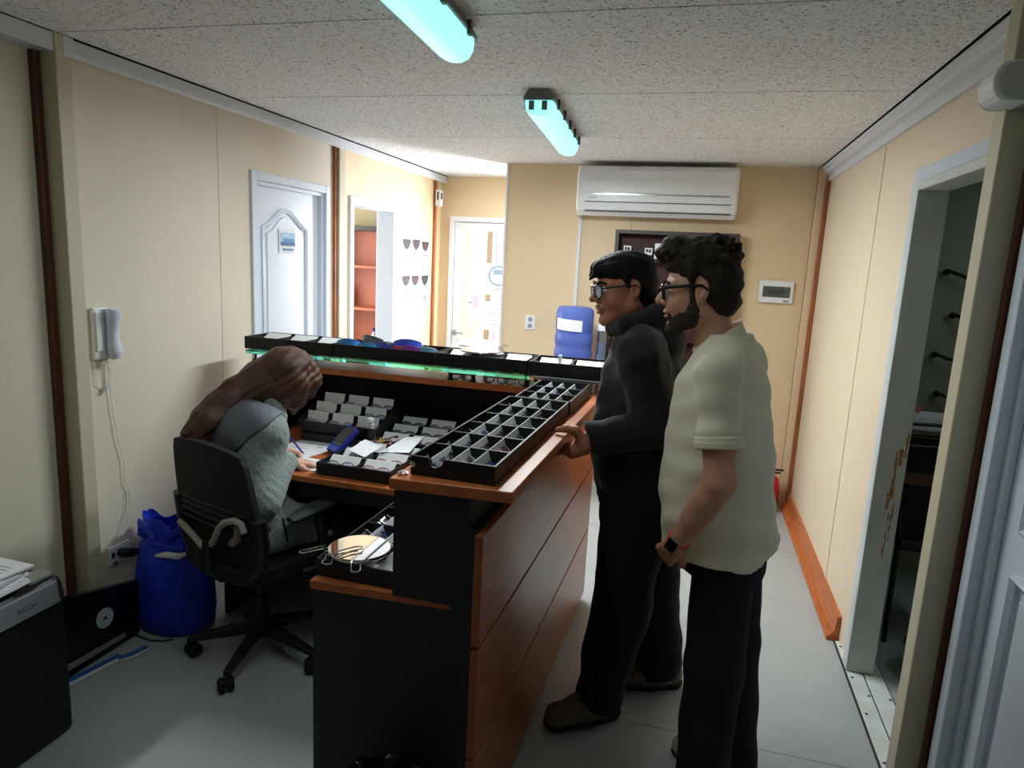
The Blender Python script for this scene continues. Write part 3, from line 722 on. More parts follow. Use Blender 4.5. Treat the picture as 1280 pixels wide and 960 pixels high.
# ================================================================ TRAYS
def tray(label, x0, x1, y0, y1, z, h, nx, ny, style, group=None, skew=0.0, notch=False, tilt=0.0, name='display_tray', cardh=None):
    """open black tray; style 'y': white cards along Y between columns, 'x': white cards across each cell"""
    w, d = x1 - x0, y1 - y0
    t = thing(name, label, 'tray', ((x0 + x1) / 2, (y0 + y1) / 2, z), group, -skew)
    t.rotation_euler = (tilt, 0, -skew)
    a, b = w / 2, d / 2; th = 0.006
    mb = MB().box(-a, a, -b, b, 0, 0.005)
    mb.box(-a, -a + th, -b, b, 0.005, h).box(a - th, a, -b, b, 0.005, h).box(-a + th, a - th, b - th, b, 0.005, h)
    if notch:
        cxn = -a + w * 0.30; rn = 0.022
        pts = [(-a + th, 0.005), (a - th, 0.005), (a - th, h)] + [(cxn + rn * math.cos(q), h + rn * 1.15 * math.sin(q)) for q in [-i * PI / 10 for i in range(11)]] + [(-a + th, h)]
        m = len(pts)
        mb.add([(p[0], -b, p[1]) for p in pts] + [(p[0], -b + th, p[1]) for p in pts], [tuple(range(m)), tuple(range(2 * m - 1, m - 1, -1))] + [(i, (i + 1) % m, m + (i + 1) % m, m + i) for i in range(m)])
    else:
        mb.box(-a + th, a - th, -b, -b + th, 0.005, h)
    mb.build('tray_body', tray_m, t, local=True)
    iw, idp = (w - 2 * th) / nx, (d - 2 * th) / ny
    first = None
    ch = cardh or h * 0.82
    for j in range(1, ny):
        y = -b + th + j * idp
        B(-a + th, a - th, y - 0.003, y + 0.003, 0.005, h * 0.93).build('crossbar', tray_m, t, local=True)
    if style == 'x':
        for i in range(1, nx):
            x = -a + th + i * iw
            B(x - 0.003, x + 0.003, -b + th, b - th, 0.005, h * 0.93).build('crossbar', tray_m, t, local=True)
    for j in range(ny):
        for i in range(1 if style == 'y' else 0, nx):
            if style == 'y':
                x = -a + th + i * iw; y = -b + th + (j + 0.5) * idp
                if first is None:
                    yy = idp / 2 - 0.005; tl_ = 0.012
                    first = MB().hexa([(-0.001, -yy, 0), (0.001, -yy, 0), (0.001, yy, 0), (-0.001, yy, 0)], [(-tl_ - 0.001, -yy, ch), (-tl_ + 0.001, -yy, ch), (-tl_ + 0.001, yy, ch), (-tl_ - 0.001, yy, ch)]).box(0.0, iw * 0.72, -yy, yy, 0.0, 0.0015).build('divider', card_m, t, local=True); o = first
                else:
                    o = first.copy(); COL.objects.link(o); o.parent = t
                o.location = (x + 0.004, y, 0.005)
            elif style == 'x':
                x = -a + th + (i + 0.5) * iw; y = -b + th + (j + 0.80) * idp
                if first is None:
                    mbx = MB().hexa([(-iw / 2 + 0.012, -idp * 0.62, 0.0), (iw / 2 - 0.012, -idp * 0.62, 0.0), (iw / 2 - 0.012, -idp * 0.62 + 0.003, 0.0), (-iw / 2 + 0.012, -idp * 0.62 + 0.003, 0.0)],
                                    [(-iw / 2 + 0.012, 0, ch), (iw / 2 - 0.012, 0, ch), (iw / 2 - 0.012, 0.003, ch), (-iw / 2 + 0.012, 0.003, ch)])
                    first = mbx.build('card_insert', card_m, t, local=True); o = first
                else:
                    o = first.copy(); COL.objects.link(o); o.parent = t
                o.location = (x, y, 0.006)
    t['_c'] = 0
    del t['_c']
    def cell(i, j, fx=0.5, fy=0.5, zz=0.01):
        p = Vector((-a + th + (i + fx) * iw, -b + th + (j + fy) * idp, zz))
        return (Matrix.Translation(t.location) @ t.rotation_euler.to_matrix().to_4x4()) @ p
    return t, cell
# -------- spectacles prototype (folded), lying with the fronts up: x = width, y = depth
def make_spectacles():
    t = thing('eyeglasses', 'x', 'eyeglasses')
    def ring(cx, s=1.0):
        pts = []
        for i in range(14):
            a = 2 * PI * i / 14
            ca, sa = math.cos(a), math.sin(a)
            rr = 1 / ((abs(ca) ** 2.6 + abs(sa) ** 2.6) ** (1 / 2.6))
            pts.append((cx + 0.026 * rr * ca, 0.0, 0.020 + 0.0195 * rr * sa))
        return pts
    mb = MB()
    for cx in (-0.033, 0.033): mb.tube(ring(cx), 0.0024, 4, closed=True)
    mb.tube([(-0.010, 0, 0.026), (0, 0.002, 0.029), (0.010, 0, 0.026)], 0.002, 4)
    mb.build('rim', black_m, t, local=True)
    for cx in (-0.033, 0.033):
        p = ring(cx); n = len(p)
        MB().add([(q[0], -0.0006, q[2]) for q in p] + [(q[0], 0.0006, q[2]) for q in p], [tuple(range(n)), tuple(range(2 * n - 1, n - 1, -1))] + [(i, (i + 1) % n, n + (i + 1) % n, n + i) for i in range(n)]).build('lens', lens_m, t, local=True)
    for s, dy in ((-1, 0.006), (1, 0.010)):
        MB().tube([(s * 0.061, 0.0, 0.030), (s * 0.064, dy, 0.030), (s * 0.02, dy + 0.002, 0.029), (-s * 0.045, dy + 0.003, 0.027), (-s * 0.056, dy + 0.004, 0.018)], 0.0020, 4).build('temple', black_m, t, local=True)
    return t
spec0 = make_spectacles(); spec_used = [False]
frame_cols = {'black': black_m, 'clear': M('clear_frame', (226, 220, 220), 0.2), 'pink': M('pink_frame', (206, 140, 140), 0.3), 'tortoise': M('tortoise_frame', (74, 44, 30), 0.3), 'silver': chrome_m, 'blue': M('blue_frame', (70, 84, 170), 0.3), 'red': M('red_frame', (170, 50, 50), 0.3), 'grey': M('grey_frame', (120, 120, 128), 0.3)}
def spectacles(loc, rz, tilt, col, label, group):
    if not spec_used[0]:
        o = spec0; spec_used[0] = True; o.location = loc; o.rotation_euler = (tilt, 0, rz)
    else:
        o = dup(spec0, loc, None, (tilt, 0, rz))
    o['label'] = label; o['group'] = group
    for c in o.children:
        if c.name.split('.')[0] in ('rim', 'temple'): setmat(c, frame_cols[col])
    return o
rg = random.Random(11)
COLW = ['leftmost', 'second', 'third', 'rightmost']
def fill_bar(cell, nx, ny, what, group, skip=(), skew=0.0):
    pal = ['black', 'clear', 'pink', 'clear', 'silver', 'tortoise', 'clear', 'black', 'silver', 'blue']
    for j in range(ny):
        for i in range(nx):
            if (i, j) in skip: continue
            c = rg.choice(pal)
            p = cell(i, j, 0.40, 0.46, 0.012)
            spectacles(p, PI / 2 + rg.uniform(-.07, .07) - skew, math.radians(-58 + rg.uniform(-8, 8)), c, '%s folded eyeglasses, %s compartment, %s row from near end, %s' % (c, COLW[i] if nx == 4 else ['left', 'middle', 'right'][i], ORD[j], what), group)
tA, cA = tray('long black tray of eyeglasses with finger notch on the bar top, nearest the camera', -0.655, -0.425, 1.578, 2.455, 1.131, 0.050, 4, 6, 'y', 'trays on the bar top', 0.028, True)
fill_bar(cA, 4, 6, 'long bar tray', 'eyeglasses in the bar-top trays', skew=0.028)
MB().lathe([(0.008, 0), (0.008, 0.003), (0.004, 0.006)], n=12, mat=Matrix.Translation((-0.108, -0.4385, 0.028)) @ Matrix.Rotation(PI / 2, 4, 'X')).build('rivet', chrome_m, tA, local=True, smooth=True)
tB, cB = tray('shorter black eyeglasses tray on the bar top between the long tray and the glass shelf', -0.617, -0.402, 2.462, 2.872, 1.131, 0.050, 4, 3, 'y', 'trays on the bar top', 0.028)
fill_bar(cB, 4, 3, 'shorter bar tray', 'eyeglasses in the bar-top trays', skew=0.028)
tM, cM = tray('black eyeglasses tray on the low desk end under the round mirror', -0.935, -0.690, 1.585, 2.32, 0.801, 0.050, 4, 5, 'y', None, 0.02)
fill_bar(cM, 3, 5, 'low desk tray', 'eyeglasses in the low desk tray', skip=((0, 0), (1, 0), (2, 0)), skew=0.02)

# trays on the glass shelf
zt = 1.1905
T1, c1 = tray('leftmost black tray on the glass shelf holding three pale cards', -2.125, -1.650, 2.915, 3.145, zt, 0.060, 3, 1, 'x', 'trays on the glass shelf', cardh=0.057)
T2, c2 = tray('black tray on the glass shelf filled with blue and purple sunglasses', -1.640, -1.125, 2.915, 3.145, zt, 0.060, 1, 1, 'n', 'trays on the glass shelf')
T3, c3 = tray('black tray on the glass shelf under the far round mirror', -1.115, -0.690, 2.915, 3.145, zt, 0.060, 3, 1, 'x', 'trays on the glass shelf', cardh=0.054)
T4, c4 = tray('rightmost black tray on the glass shelf with red and white odds and ends', -0.680, -0.33, 2.915, 3.145, zt, 0.060, 2, 1, 'x', 'trays on the glass shelf', cardh=0.050)
# swimming/sun goggles with curved tinted lens in T2
def goggles(label, loc, rz, lens_col, frame_col, s=1.0):
    t = thing('sunglasses', label, 'sunglasses', loc, 'coloured sunglasses in the shelf tray', rz)
    t.scale = (s, s, s)
    g = []
    for i in range(11):
        a = -1.05 + 2.1 * i / 10
        top = 0.030 + 0.018 * math.cos(a * 1.4)
        low = -0.012 + (0.014 * math.exp(-(a * 6) ** 2))
        g.append([(0.068 * math.sin(a), -0.045 * math.cos(a) + 0.045, low + 0.02), (0.068 * math.sin(a), -0.045 * math.cos(a) + 0.043, 0.5 * (low + top) + 0.02), (0.067 * math.sin(a), -0.045 * math.cos(a) + 0.047, top + 0.012)])
    MB().shell(g, 0.002).build('lens', M('tint_%d_%d_%d' % lens_col, lens_col, 0.1, coat=0.5), t, local=True, smooth=60)
    MB().tube([r[2] for r in g], 0.003, 5).tube([g[0][1], (-0.060, 0.07, 0.03), (-0.045, 0.12, 0.025)], 0.003, 5).tube([g[-1][1], (0.060, 0.07, 0.03), (0.045, 0.12, 0.025)], 0.003, 5).build('frame', M('fr_%d_%d_%d' % frame_col, frame_col, 0.3), t, local=True, smooth=60)
    return t
for k, (x, y, rz, lc, fc, nm, s) in enumerate(((-1.585, 2.955, 0.25, (84, 150, 230), (60, 120, 200), 'sky blue sunglasses at the left end of the shelf tray', 0.95),
        (-1.515, 3.035, -0.3, (120, 122, 130), (86, 88, 92), 'large grey domed sunglasses in the shelf tray', 1.2), (-1.475, 2.935, 0.1, (92, 180, 236), (70, 130, 200), 'pale blue sunglasses in front of the grey domed pair', 0.85),
        (-1.40, 2.945, -0.2, (82, 96, 214), (60, 70, 180), 'royal blue sunglasses in the middle of the shelf tray', 0.9), (-1.335, 2.95, 0.15, (206, 84, 110), (190, 60, 90), 'coral pink sunglasses in the shelf tray', 0.75),
        (-1.315, 3.04, 0.3, (70, 100, 214), (120, 130, 170), 'large blue domed sunglasses at the back of the shelf tray', 1.15), (-1.26, 2.94, -0.1, (176, 80, 190), (150, 60, 170), 'magenta sunglasses in the shelf tray', 0.85),
        (-1.185, 2.955, 0.2, (130, 186, 226), (190, 196, 200), 'light blue and white sunglasses at the right end of the shelf tray', 0.85))):
    goggles(nm, (x, y, 1.216), rz, lc, fc, s)
# card details and small things in T4
for k, (x, y, lx, ly, lz, c, nm, cat) in enumerate(((-0.60, 2.965, 0.05, 0.02, 0.016, (214, 214, 218), 'white lens box in the rightmost shelf tray', 'box'), (-0.565, 3.04, 0.016, 0.016, 0.052, (196, 226, 232), 'small clear vial standing in the rightmost shelf tray', 'vial'), (-0.535, 2.975, 0.06, 0.03, 0.018, (186, 70, 60), 'red packet in the rightmost shelf tray', 'packet'), (-0.40, 2.97, 0.06, 0.03, 0.018, (232, 232, 236), 'white packet at the right end of the rightmost shelf tray', 'packet'))):
    o = MB().box(x - lx / 2, x + lx / 2, y - ly / 2, y + ly / 2, 1.1965, 1.1965 + lz + 0.024).build({'box': 'lens_box', 'vial': 'glass_vial', 'packet': 'packet'}[cat], M('odd_%d_%d' % (c[0], c[1]), c, 0.5), bevel=0.003)
    tag(o, nm, cat)
spectacles((-0.455, 2.97, 1.206), 0.2, math.radians(-40), 'blue', 'blue folded eyeglasses in the rightmost shelf tray', 'eyeglasses on the far counter')
spectacles((-0.64, 2.98, 1.206), -0.3, math.radians(-40), 'grey', 'grey folded eyeglasses at the left of the rightmost shelf tray', 'eyeglasses on the far counter')
# spectacles lying on the bar under the glass shelf
for x, rz, c, nm in ((-1.0, 0.1, 'black', 'black eyeglasses lying on the far bar top under the glass shelf between the black pegs'), (-0.84, -0.15, 'black', 'black eyeglasses with long temples on the far bar top right of the black pegs'), (-0.74, 0.2, 'tortoise', 'brown eyeglasses on the far bar top at the inner corner')):
    spectacles((x, 2.95, 1.132), rz, math.radians(-25), c, nm, 'eyeglasses on the far counter')

# desk trays
D1, d1 = tray('tilted black tray of eyeglasses with white cards against the back of the desk', -1.735, -1.330, 2.775, 3.03, 0.895, 0.055, 3, 3, 'x', 'trays on the desk', 0.02, tilt=math.radians(22), cardh=0.062)
st = tag(MB().hexa([(-1.735, 2.785, 0.801), (-1.33, 2.777, 0.801), (-1.33, 3.03, 0.801), (-1.735, 3.03, 0.801)], [(-1.735, 2.785, 0.838), (-1.33, 2.777, 0.838), (-1.33, 3.01, 0.935), (-1.735, 3.01, 0.935)]).build('tray_stand', black_m), 'black wedge stand under the tilted eyeglasses tray on the desk', 'stand')
D2, d2 = tray('black tray with two columns of white cards at the back right of the desk', -1.335, -1.03, 2.73, 3.06, 0.835, 0.05, 2, 3, 'x', 'trays on the desk', 0.02, tilt=math.radians(8), cardh=0.05)
tag(MB().box(-1.32, -1.04, 2.76, 3.05, 0.801, 0.8115).build('tray_stand', black_m), 'flat black riser under the two-column tray on the desk', 'stand')
D3, d3 = tray('black tray of white cards at the front edge of the desk under loose papers', -1.400, -1.075, 2.36, 2.715, 0.801, 0.05, 2, 3, 'x', 'trays on the desk', 0.02, cardh=0.053)
for (cell, nx, ny, wh, tl) in ((d1, 3, 3, 'the tilted desk tray', -34), (d2, 2, 3, 'the two-column desk tray', -50), (d3, 2, 3, 'the front desk tray', -50)):
    for j in range(ny):
        for i in range(nx):
            c = rg.choice(['black', 'black', 'tortoise', 'clear', 'pink', 'grey'])
            if wh == 'the front desk tray' and i == 1: c = 'pink'
            if wh == 'the front desk tray' and i == 0 and j > 0: continue
            pos = (['left', 'middle', 'right'] if nx == 3 else ['left', 'right'])[i]
            spectacles(cell(i, j, 0.5, 0.16, 0.020), rg.uniform(-.06, .06), math.radians(tl + rg.uniform(-6, 6)), c, '%s folded eyeglasses before white card, %s column, %s row from front, %s' % (c, pos, ORD[j], wh[4:]), 'eyeglasses in the desk trays')

# ================================================================ ROUND MIRRORS
def round_mirror(label, c, r, rx, rz, loops):
    t = thing('round_mirror', label, 'mirror', c)
    t.rotation_euler = (rx, 0, rz)
    MB().lathe([(r * 0.985, 0), (r, 0.002), (r, 0.006), (r * 0.985, 0.008)], n=48).build('backing', chrome_m, t, local=True, smooth=50)
    MB().lathe([(r * 0.965, 0.006), (r * 0.965, 0.0092)], n=48).build('mirror_disc', mirror_m, t, local=True)
    for pts in loops:
        MB().tube(pts, 0.0021, 5).build('wire_stand', chrome_m, t, local=True, smooth=60)
    return t
def wire_loop(a, r, L, w=0.012, dz=0.0, n=7):
    ca, sa = math.cos(a), math.sin(a)
    f = lambda u, v, z: (ca * u - sa * v, sa * u + ca * v, z)
    pts = [f(r * 0.90, -w, 0.004), f(r + 0.006, -w, 0.004), f(r + 0.008, -w, 0.012)]
    pts += [f(r + L - w + w * math.sin(q), -w * math.cos(q), 0.0 + dz) for q in [PI * i / n for i in range(n + 1)]]
    pts += [f(r + 0.008, w, 0.012), f(r + 0.006, w, 0.004), f(r * 0.90, w, 0.004)]
    return pts
lp = [wire_loop(math.radians(205), 0.088, 0.075, 0.011), wire_loop(math.radians(292), 0.088, 0.038, 0.012, -0.006), wire_loop(math.radians(242), 0.088, 0.03, 0.016, -0.004),
      [(-0.052, -0.085, 0.012), (-0.03, -0.045, 0.014), (-0.005, -0.015, 0.016), (0.014, -0.008, 0.016), (0.018, -0.022, 0.016), (-0.004, -0.045, 0.015), (-0.02, -0.085, 0.012)]]
round_mirror('round mirror in folded wire stand lying on the low desk tray at the near end', (-0.848, 1.658, 0.860), 0.088, 0.0, 0.0, lp)
round_mirror('round mirror lying in a wire stand on the far glass-shelf tray', (-0.93, 3.03, 1.258), 0.105, 0.0, 0.0, [wire_loop(math.radians(150), 0.105, 0.06, 0.012, 0.01), wire_loop(math.radians(60), 0.105, 0.05, 0.012, 0.02)])

# ================================================================ DESK ITEMS
def sheet(name, label, pts, z, parts=(), cat='paper', th=0.0006, m=None):
    t = thing(name, label, cat, (pts[0][0], pts[0][1], z))
    zs = [p[2] if len(p) > 2 else 0 for p in pts]
    n = len(pts)
    MB().add([(p[0], p[1], z + q) for p, q in zip(pts, zs)] + [(p[0], p[1], z + q + th) for p, q in zip(pts, zs)], [tuple(range(n - 1, -1, -1)), tuple(range(n, 2 * n))] + [(i, (i + 1) % n, n + (i + 1) % n, n + i) for i in range(n)]).build('sheet', m or paper_m, t)
    if parts:
        mb = MB()
        for x0, x1, y0, y1 in parts: mb.box(x0, x1, y0, y1, z + th, z + th + 0.0004)
        mb.build('print', ink2_m, t)
    return t
sheet('paper_sheet', 'white form being filled in under the seated person\'s hands', [(-1.78, 2.55), (-1.555, 2.53), (-1.50, 2.78), (-1.73, 2.79)], 0.801, [(-1.60, -1.57, 2.70, 2.708), (-1.72, -1.60, 2.74, 2.744), (-1.72, -1.62, 2.66, 2.664), (-1.74, -1.60, 2.62, 2.623)])
sheet('paper_sheet', 'second white sheet on the desk left of the front tray', [(-1.60, 2.38), (-1.43, 2.39), (-1.40, 2.53), (-1.58, 2.545)], 0.8022, [(-1.56, -1.46, 2.50, 2.503), (-1.56, -1.44, 2.46, 2.463)])
sheet('folded_note', 'loose folded white paper lying on the front desk tray', [(-1.345, 2.52, 0.006), (-1.245, 2.47, 0.0), (-1.22, 2.59, 0.022), (-1.33, 2.64, 0.024)], 0.861)
sheet('folded_note', 'loose white receipt with dark print beside the folded paper on the front tray', [(-1.22, 2.56, 0.002), (-1.105, 2.60, 0.002), (-1.12, 2.80, 0.022), (-1.19, 2.76, 0.022)], 0.8605)
tangle = thing('tangled_chain', 'small tangle of pink and gold beaded chain on the front desk papers', 'chain', (-1.22, 2.66, 0.885))
r9 = random.Random(4)
for k, c in enumerate(((190, 130, 130), (180, 150, 90), (70, 56, 52))):
    pts = []
    p = Vector((-1.27, 2.63, 0.889))
    for i in range(26):
        p = p + Vector((r9.uniform(-.012, .016), r9.uniform(-.014, .014), 0))
        p.x = min(max(p.x, -1.31), -1.14); p.y = min(max(p.y, 2.58), 2.72)
        pts.append((p.x, p.y, 0.8895 + r9.uniform(0, .006)))
    MB().tube(pts, 0.0022, 4).build('strand', M('chain_%d' % k, c, 0.4), tangle)
# blue handheld terminal leaning
pt = thing('card_terminal', 'dark blue handheld terminal with dark screen propped on the desk papers', 'handheld terminal', (-1.475, 2.63, 0.803))
pt.rotation_euler = (math.radians(40), 0, math.radians(-28)); pt.scale = (0.92, 0.82, 0.9)
MB().prism([(-0.042, 0.0), (0.042, 0.0), (0.047, 0.02), (0.045, 0.165), (0.035, 0.178), (-0.035, 0.178), (-0.045, 0.165), (-0.047, 0.02)], 0.0, 0.028).build('body', blue_m, pt, local=True, bevel=0.006)
B(-0.034, 0.034, 0.045, 0.165, 0.0275, 0.0295).build('screen', screen_m, pt, local=True, bevel=0.001)
B(-0.033, 0.033, 0.046, 0.056, 0.0292, 0.0298).build('green_bar', M('green_print', (40, 110, 80), 0.4), pt, local=True)
B(-0.036, 0.036, 0.004, 0.034, 0.027, 0.031).build('lower_pad', M('blue_pad', (70, 86, 180), 0.5), pt, local=True, bevel=0.002)
# spray bottle
sb = thing('spray_bottle', 'small clear spray bottle standing behind the blue terminal', 'bottle', (-1.345, 2.735, 0.801))
MB().lathe([(0.018, 0), (0.019, 0.004), (0.019, 0.09), (0.010, 0.105), (0.009, 0.112)], (-1.345, 2.735, 0.801), 16).build('bottle_body', M('dark_clear', (90, 92, 96), 0.1, trans=0.6), sb, smooth=True)
MB().lathe([(0.011, 0.11), (0.011, 0.13), (0.007, 0.134), (0.007, 0.146)], (-1.345, 2.735, 0.801), 12).box(-1.353, -1.337, 2.708, 2.742, 0.944, 0.96).build('spray_head', white_plastic, sb)
# pen in her hand is built with the person; small things on the desk edge
cn = tag(MB().lathe([(0.012, 0), (0.013, 0.004), (0.010, 0.02), (0.004, 0.026)], (-1.00, 2.70, 0.801), 14).build('steel_knob', chrome_m, smooth=True), 'small shiny steel knob on the desk beside the front tray', 'knob')

# black bin liner at the end panel
bn = thing('waste_bin', 'black waste bin with bag at the foot of the charcoal end panel', 'bin', (-0.66, 1.435, 0))
MB().lathe([(0.085, 0.0), (0.09, 0.01), (0.11, 0.315), (0.104, 0.315), (0.086, 0.02)], (-0.66, 1.435, 0), 24).build('bin_body', black_m, bn, smooth=50)
bg = []; r5 = random.Random(2)
for k, (rr, zz) in enumerate(((0.116, 0.24), (0.121, 0.29), (0.117, 0.335), (0.102, 0.34), (0.090, 0.30))):
    bg.append([(-0.66 + (rr + 0.004 * math.sin(a * 7 + k)) * math.cos(a), 1.435 + (rr + 0.004 * math.sin(a * 5 + k)) * math.sin(a), zz + 0.008 * math.sin(a * 6 + k * 2) + 0.004 * math.sin(a * 13)) for a in [2 * PI * i / 40 for i in range(41)]])
MB().shell(bg, 0.001).build('bag', M('black_bag', (14, 14, 15), 0.25, bump=(30, 0.4)), bn, smooth=60)

# ================================================================ BACK WALL FURNITURE
# key / glasses display cabinet
kc = thing('display_cabinet', 'dark framed wall cabinet with small white price cards behind the two men', 'cabinet', (-0.17, YB, 0.95))
x0, x1, z0, z1 = -0.595, 0.262, 0.95, 1.935
MB().box(x0, x1, 5.175, YB, z0, z1).build('back_board', maroon_m, kc)
MB().box(x0, x0 + 0.025, 5.07, 5.176, z0, z1).box(x1 - 0.025, x1, 5.07, 5.176, z0, z1).box(x0 + 0.025, x1 - 0.025, 5.07, 5.176, z1 - 0.025, z1).box(x0 + 0.025, x1 - 0.025, 5.07, 5.176, z0, z0 + 0.025).build('frame', darkwood_m, kc)
for k in range(1, 5):
    zz = z0 + 0.025 + k * (z1 - z0 - 0.05) / 5
    B(x0 + 0.025, x1 - 0.025, 5.09, 5.176, zz - 0.006, zz + 0.006).build('shelf', maroon_m, kc)
r6 = random.Random(8)
for k, (cx_, cz_) in enumerate(((-0.507, 1.80), (-0.355, 1.79), (-0.285, 1.765), (0.20, 1.80), (-0.10, 1.80), (0.08, 1.79))):
    t = thing('price_card', ['small white printed card at the left of the top cabinet row', 'white printed card second from the left in the top cabinet row', 'larger white leaflet in the cabinet between the two heads', 'small white card at the right end of the top cabinet row', 'white card in the cabinet behind the curly head, left one', 'white card in the cabinet behind the curly head, right one'][k], 'card', (cx_, 5.12, 1.745), 'cards in the dark cabinet')
    hh = 0.11 if k == 2 else 0.05
    B(cx_ - 0.027, cx_ + 0.027, 5.118, 5.121, cz_ - 0.025, cz_ + hh - 0.025).build('card', paper_m, t)
    MB().box(cx_ - 0.018, cx_ - 0.003, 5.1165, 5.1185, cz_ - 0.005, cz_ + 0.016).box(cx_ + 0.002, cx_ + 0.018, 5.1165, 5.1185, cz_ - 0.008, cz_ + 0.014).build('print', ink_m, t)
# lanyard cords at the left side of the cabinet
ln = thing('hanging_cords', 'pale cords hanging by an orange clip at the left cabinet edge', 'cord', (-0.50, 5.06, 1.0))
for k in range(3):
    xx = -0.535 + 0.012 * k
    MB().tube([(-0.50, 5.055, 1.30), (xx - 0.01, 5.05, 1.22), (xx - 0.02 + 0.01 * k, 5.05, 1.1), (xx - 0.05 + 0.02 * k, 5.05, 1.0)], 0.004, 5).build('cord', M('pale_cord', (196, 176, 130), 0.7), ln, smooth=True)
B(-0.56, -0.49, 5.045, 5.06, 1.205, 1.225).build('orange_clip', M('orange_clip', (210, 110, 50), 0.5), ln)
# low orange cabinet under it
lc = thing('low_cabinet', 'orange low cabinet on a grey plinth against the back wall', 'cabinet', (-0.30, 4.98, 0))
B(-0.56, 0.10, 4.80, 5.165, 0.07, 0.93).build('body', M('bright_orange_board', (214, 116, 52), 0.4), lc, bevel=0.003)
B(-0.55, 0.09, 4.815, 5.16, 0.0, 0.07).build('plinth', steel_m, lc)
B(-0.55, -0.235, 4.787, 4.80, 0.09, 0.92).build('door', M('bright_orange_board', (214, 116, 52), 0.4), lc, bevel=0.002)
B(-0.225, 0.09, 4.787, 4.80, 0.09, 0.92).build('door', M('bright_orange_board', (214, 116, 52), 0.4), lc, bevel=0.002)
# water dispenser
wd = thing('water_dispenser', 'white water dispenser with upturned blue bottle behind the far counter', 'water dispenser', (-0.82, 4.9, 0))
MB().box(-0.98, -0.66, 4.75, 5.07, 0.02, 0.93).build('cabinet_body', white_plastic, wd, bevel=0.02)
MB().lathe([(0.12, 0.93), (0.12, 0.965), (0.07, 0.97)], (-0.82, 4.9, 0), 24).build('bottle_collar', white_plastic, wd, smooth=True)
wb_ = [(0.03, 0.955), (0.06, 0.97), (0.125, 1.00), (0.138, 1.02), (0.138, 1.06), (0.132, 1.075), (0.132, 1.10), (0.138, 1.115), (0.138, 1.165), (0.131, 1.18), (0.131, 1.20), (0.137, 1.215), (0.137, 1.33), (0.132, 1.355), (0.115, 1.372), (0.08, 1.378), (0.0, 1.372)]
MB().lathe(wb_[:-1], (-0.82, 4.9, 0), 36).build('water_bottle', bottle_m, wd, smooth=50)
lg = []
for i in range(13):
    a = math.radians(-142 + 84 * i / 12)
    lg.append([(-0.82 + 0.1405 * math.cos(a), 4.9 + 0.1405 * math.sin(a), 1.215 - 0.010 * i / 12), (-0.82 + 0.1405 * math.cos(a), 4.9 + 0.1405 * math.sin(a), 1.295 - 0.010 * i / 12)])
MB().shell(lg, 0.001).build('label', paper_m, wd)
MB().cyl((-0.86, 4.74, 0.75), (-0.86, 4.70, 0.74), 0.012, 10).build('tap', blue_m, wd)
MB().cyl((-0.78, 4.74, 0.75), (-0.78, 4.70, 0.74), 0.012, 10).build('tap', red_m, wd)
# cup tube with paper cups
cu = thing('cup_dispenser', 'clear upright cup tube with white paper cups right of the water bottle', 'cup dispenser', (-0.615, 4.93, 0.93))
MB().lathe([(0.041, 0.955), (0.041, 1.235), (0.038, 1.235), (0.038, 0.955)], (-0.615, 4.93, 0), 24).build('clear_tube', clear_m, cu, smooth=50)
MB().lathe([(0.044, 1.215), (0.044, 1.25), (0.03, 1.258)], (-0.615, 4.93, 0), 24).build('lid', white_plastic, cu, smooth=50)
MB().lathe([(0.02, 0.935), (0.044, 0.94), (0.044, 0.965), (0.036, 0.97)], (-0.615, 4.93, 0), 24).build('foot', white_plastic, cu, smooth=50)
for k in range(8): MB().lathe([(0.028, 0.965 + k * 0.018), (0.035, 0.995 + k * 0.018), (0.0365, 0.9955 + k * 0.018)], (-0.615, 4.93, 0), 18).build('paper_cup', paper_m, cu, smooth=50)
tag(B(-0.572, -0.560, 4.80, 5.05, 0.94, 1.235).build('acrylic_panel', clear_m), 'clear upright acrylic panel beside the cup tube', 'panel')
# thin rod (antenna) rising behind the far tray
an = tag(MB().lathe([(0.02, 0), (0.02, 0.008), (0.003, 0.012), (0.003, 0.095), (0.006, 0.097), (0.006, 0.112)], (-0.735, 3.19, 1.131), 10).build('thin_stand', M('antenna_grey', (110, 100, 96), 0.5)), 'thin grey upright rod standing behind the third shelf tray', 'rod')
# fire extinguisher
fe = thing('fire_extinguisher', 'red fire extinguisher on the floor in the back right corner', 'fire extinguisher', (0.64, 5.02, 0))
MB().lathe([(0.06, 0.0), (0.062, 0.01), (0.062, 0.22), (0.05, 0.255), (0.02, 0.27)], (0.64, 5.02, 0), 20).build('cylinder', red_m, fe, smooth=50)
MB().lathe([(0.018, 0.265), (0.018, 0.29), (0.012, 0.30)], (0.64, 5.02, 0), 12).box(0.63, 0.72, 5.012, 5.028, 0.305, 0.318).box(0.635, 0.70, 5.012, 5.028, 0.285, 0.295).build('valve', black_m, fe)
MB().tube([(0.62, 5.0, 0.285), (0.575, 4.98, 0.27), (0.572, 4.97, 0.18), (0.575, 4.97, 0.08)], 0.008, 8).build('hose', black_m, fe, smooth=True)
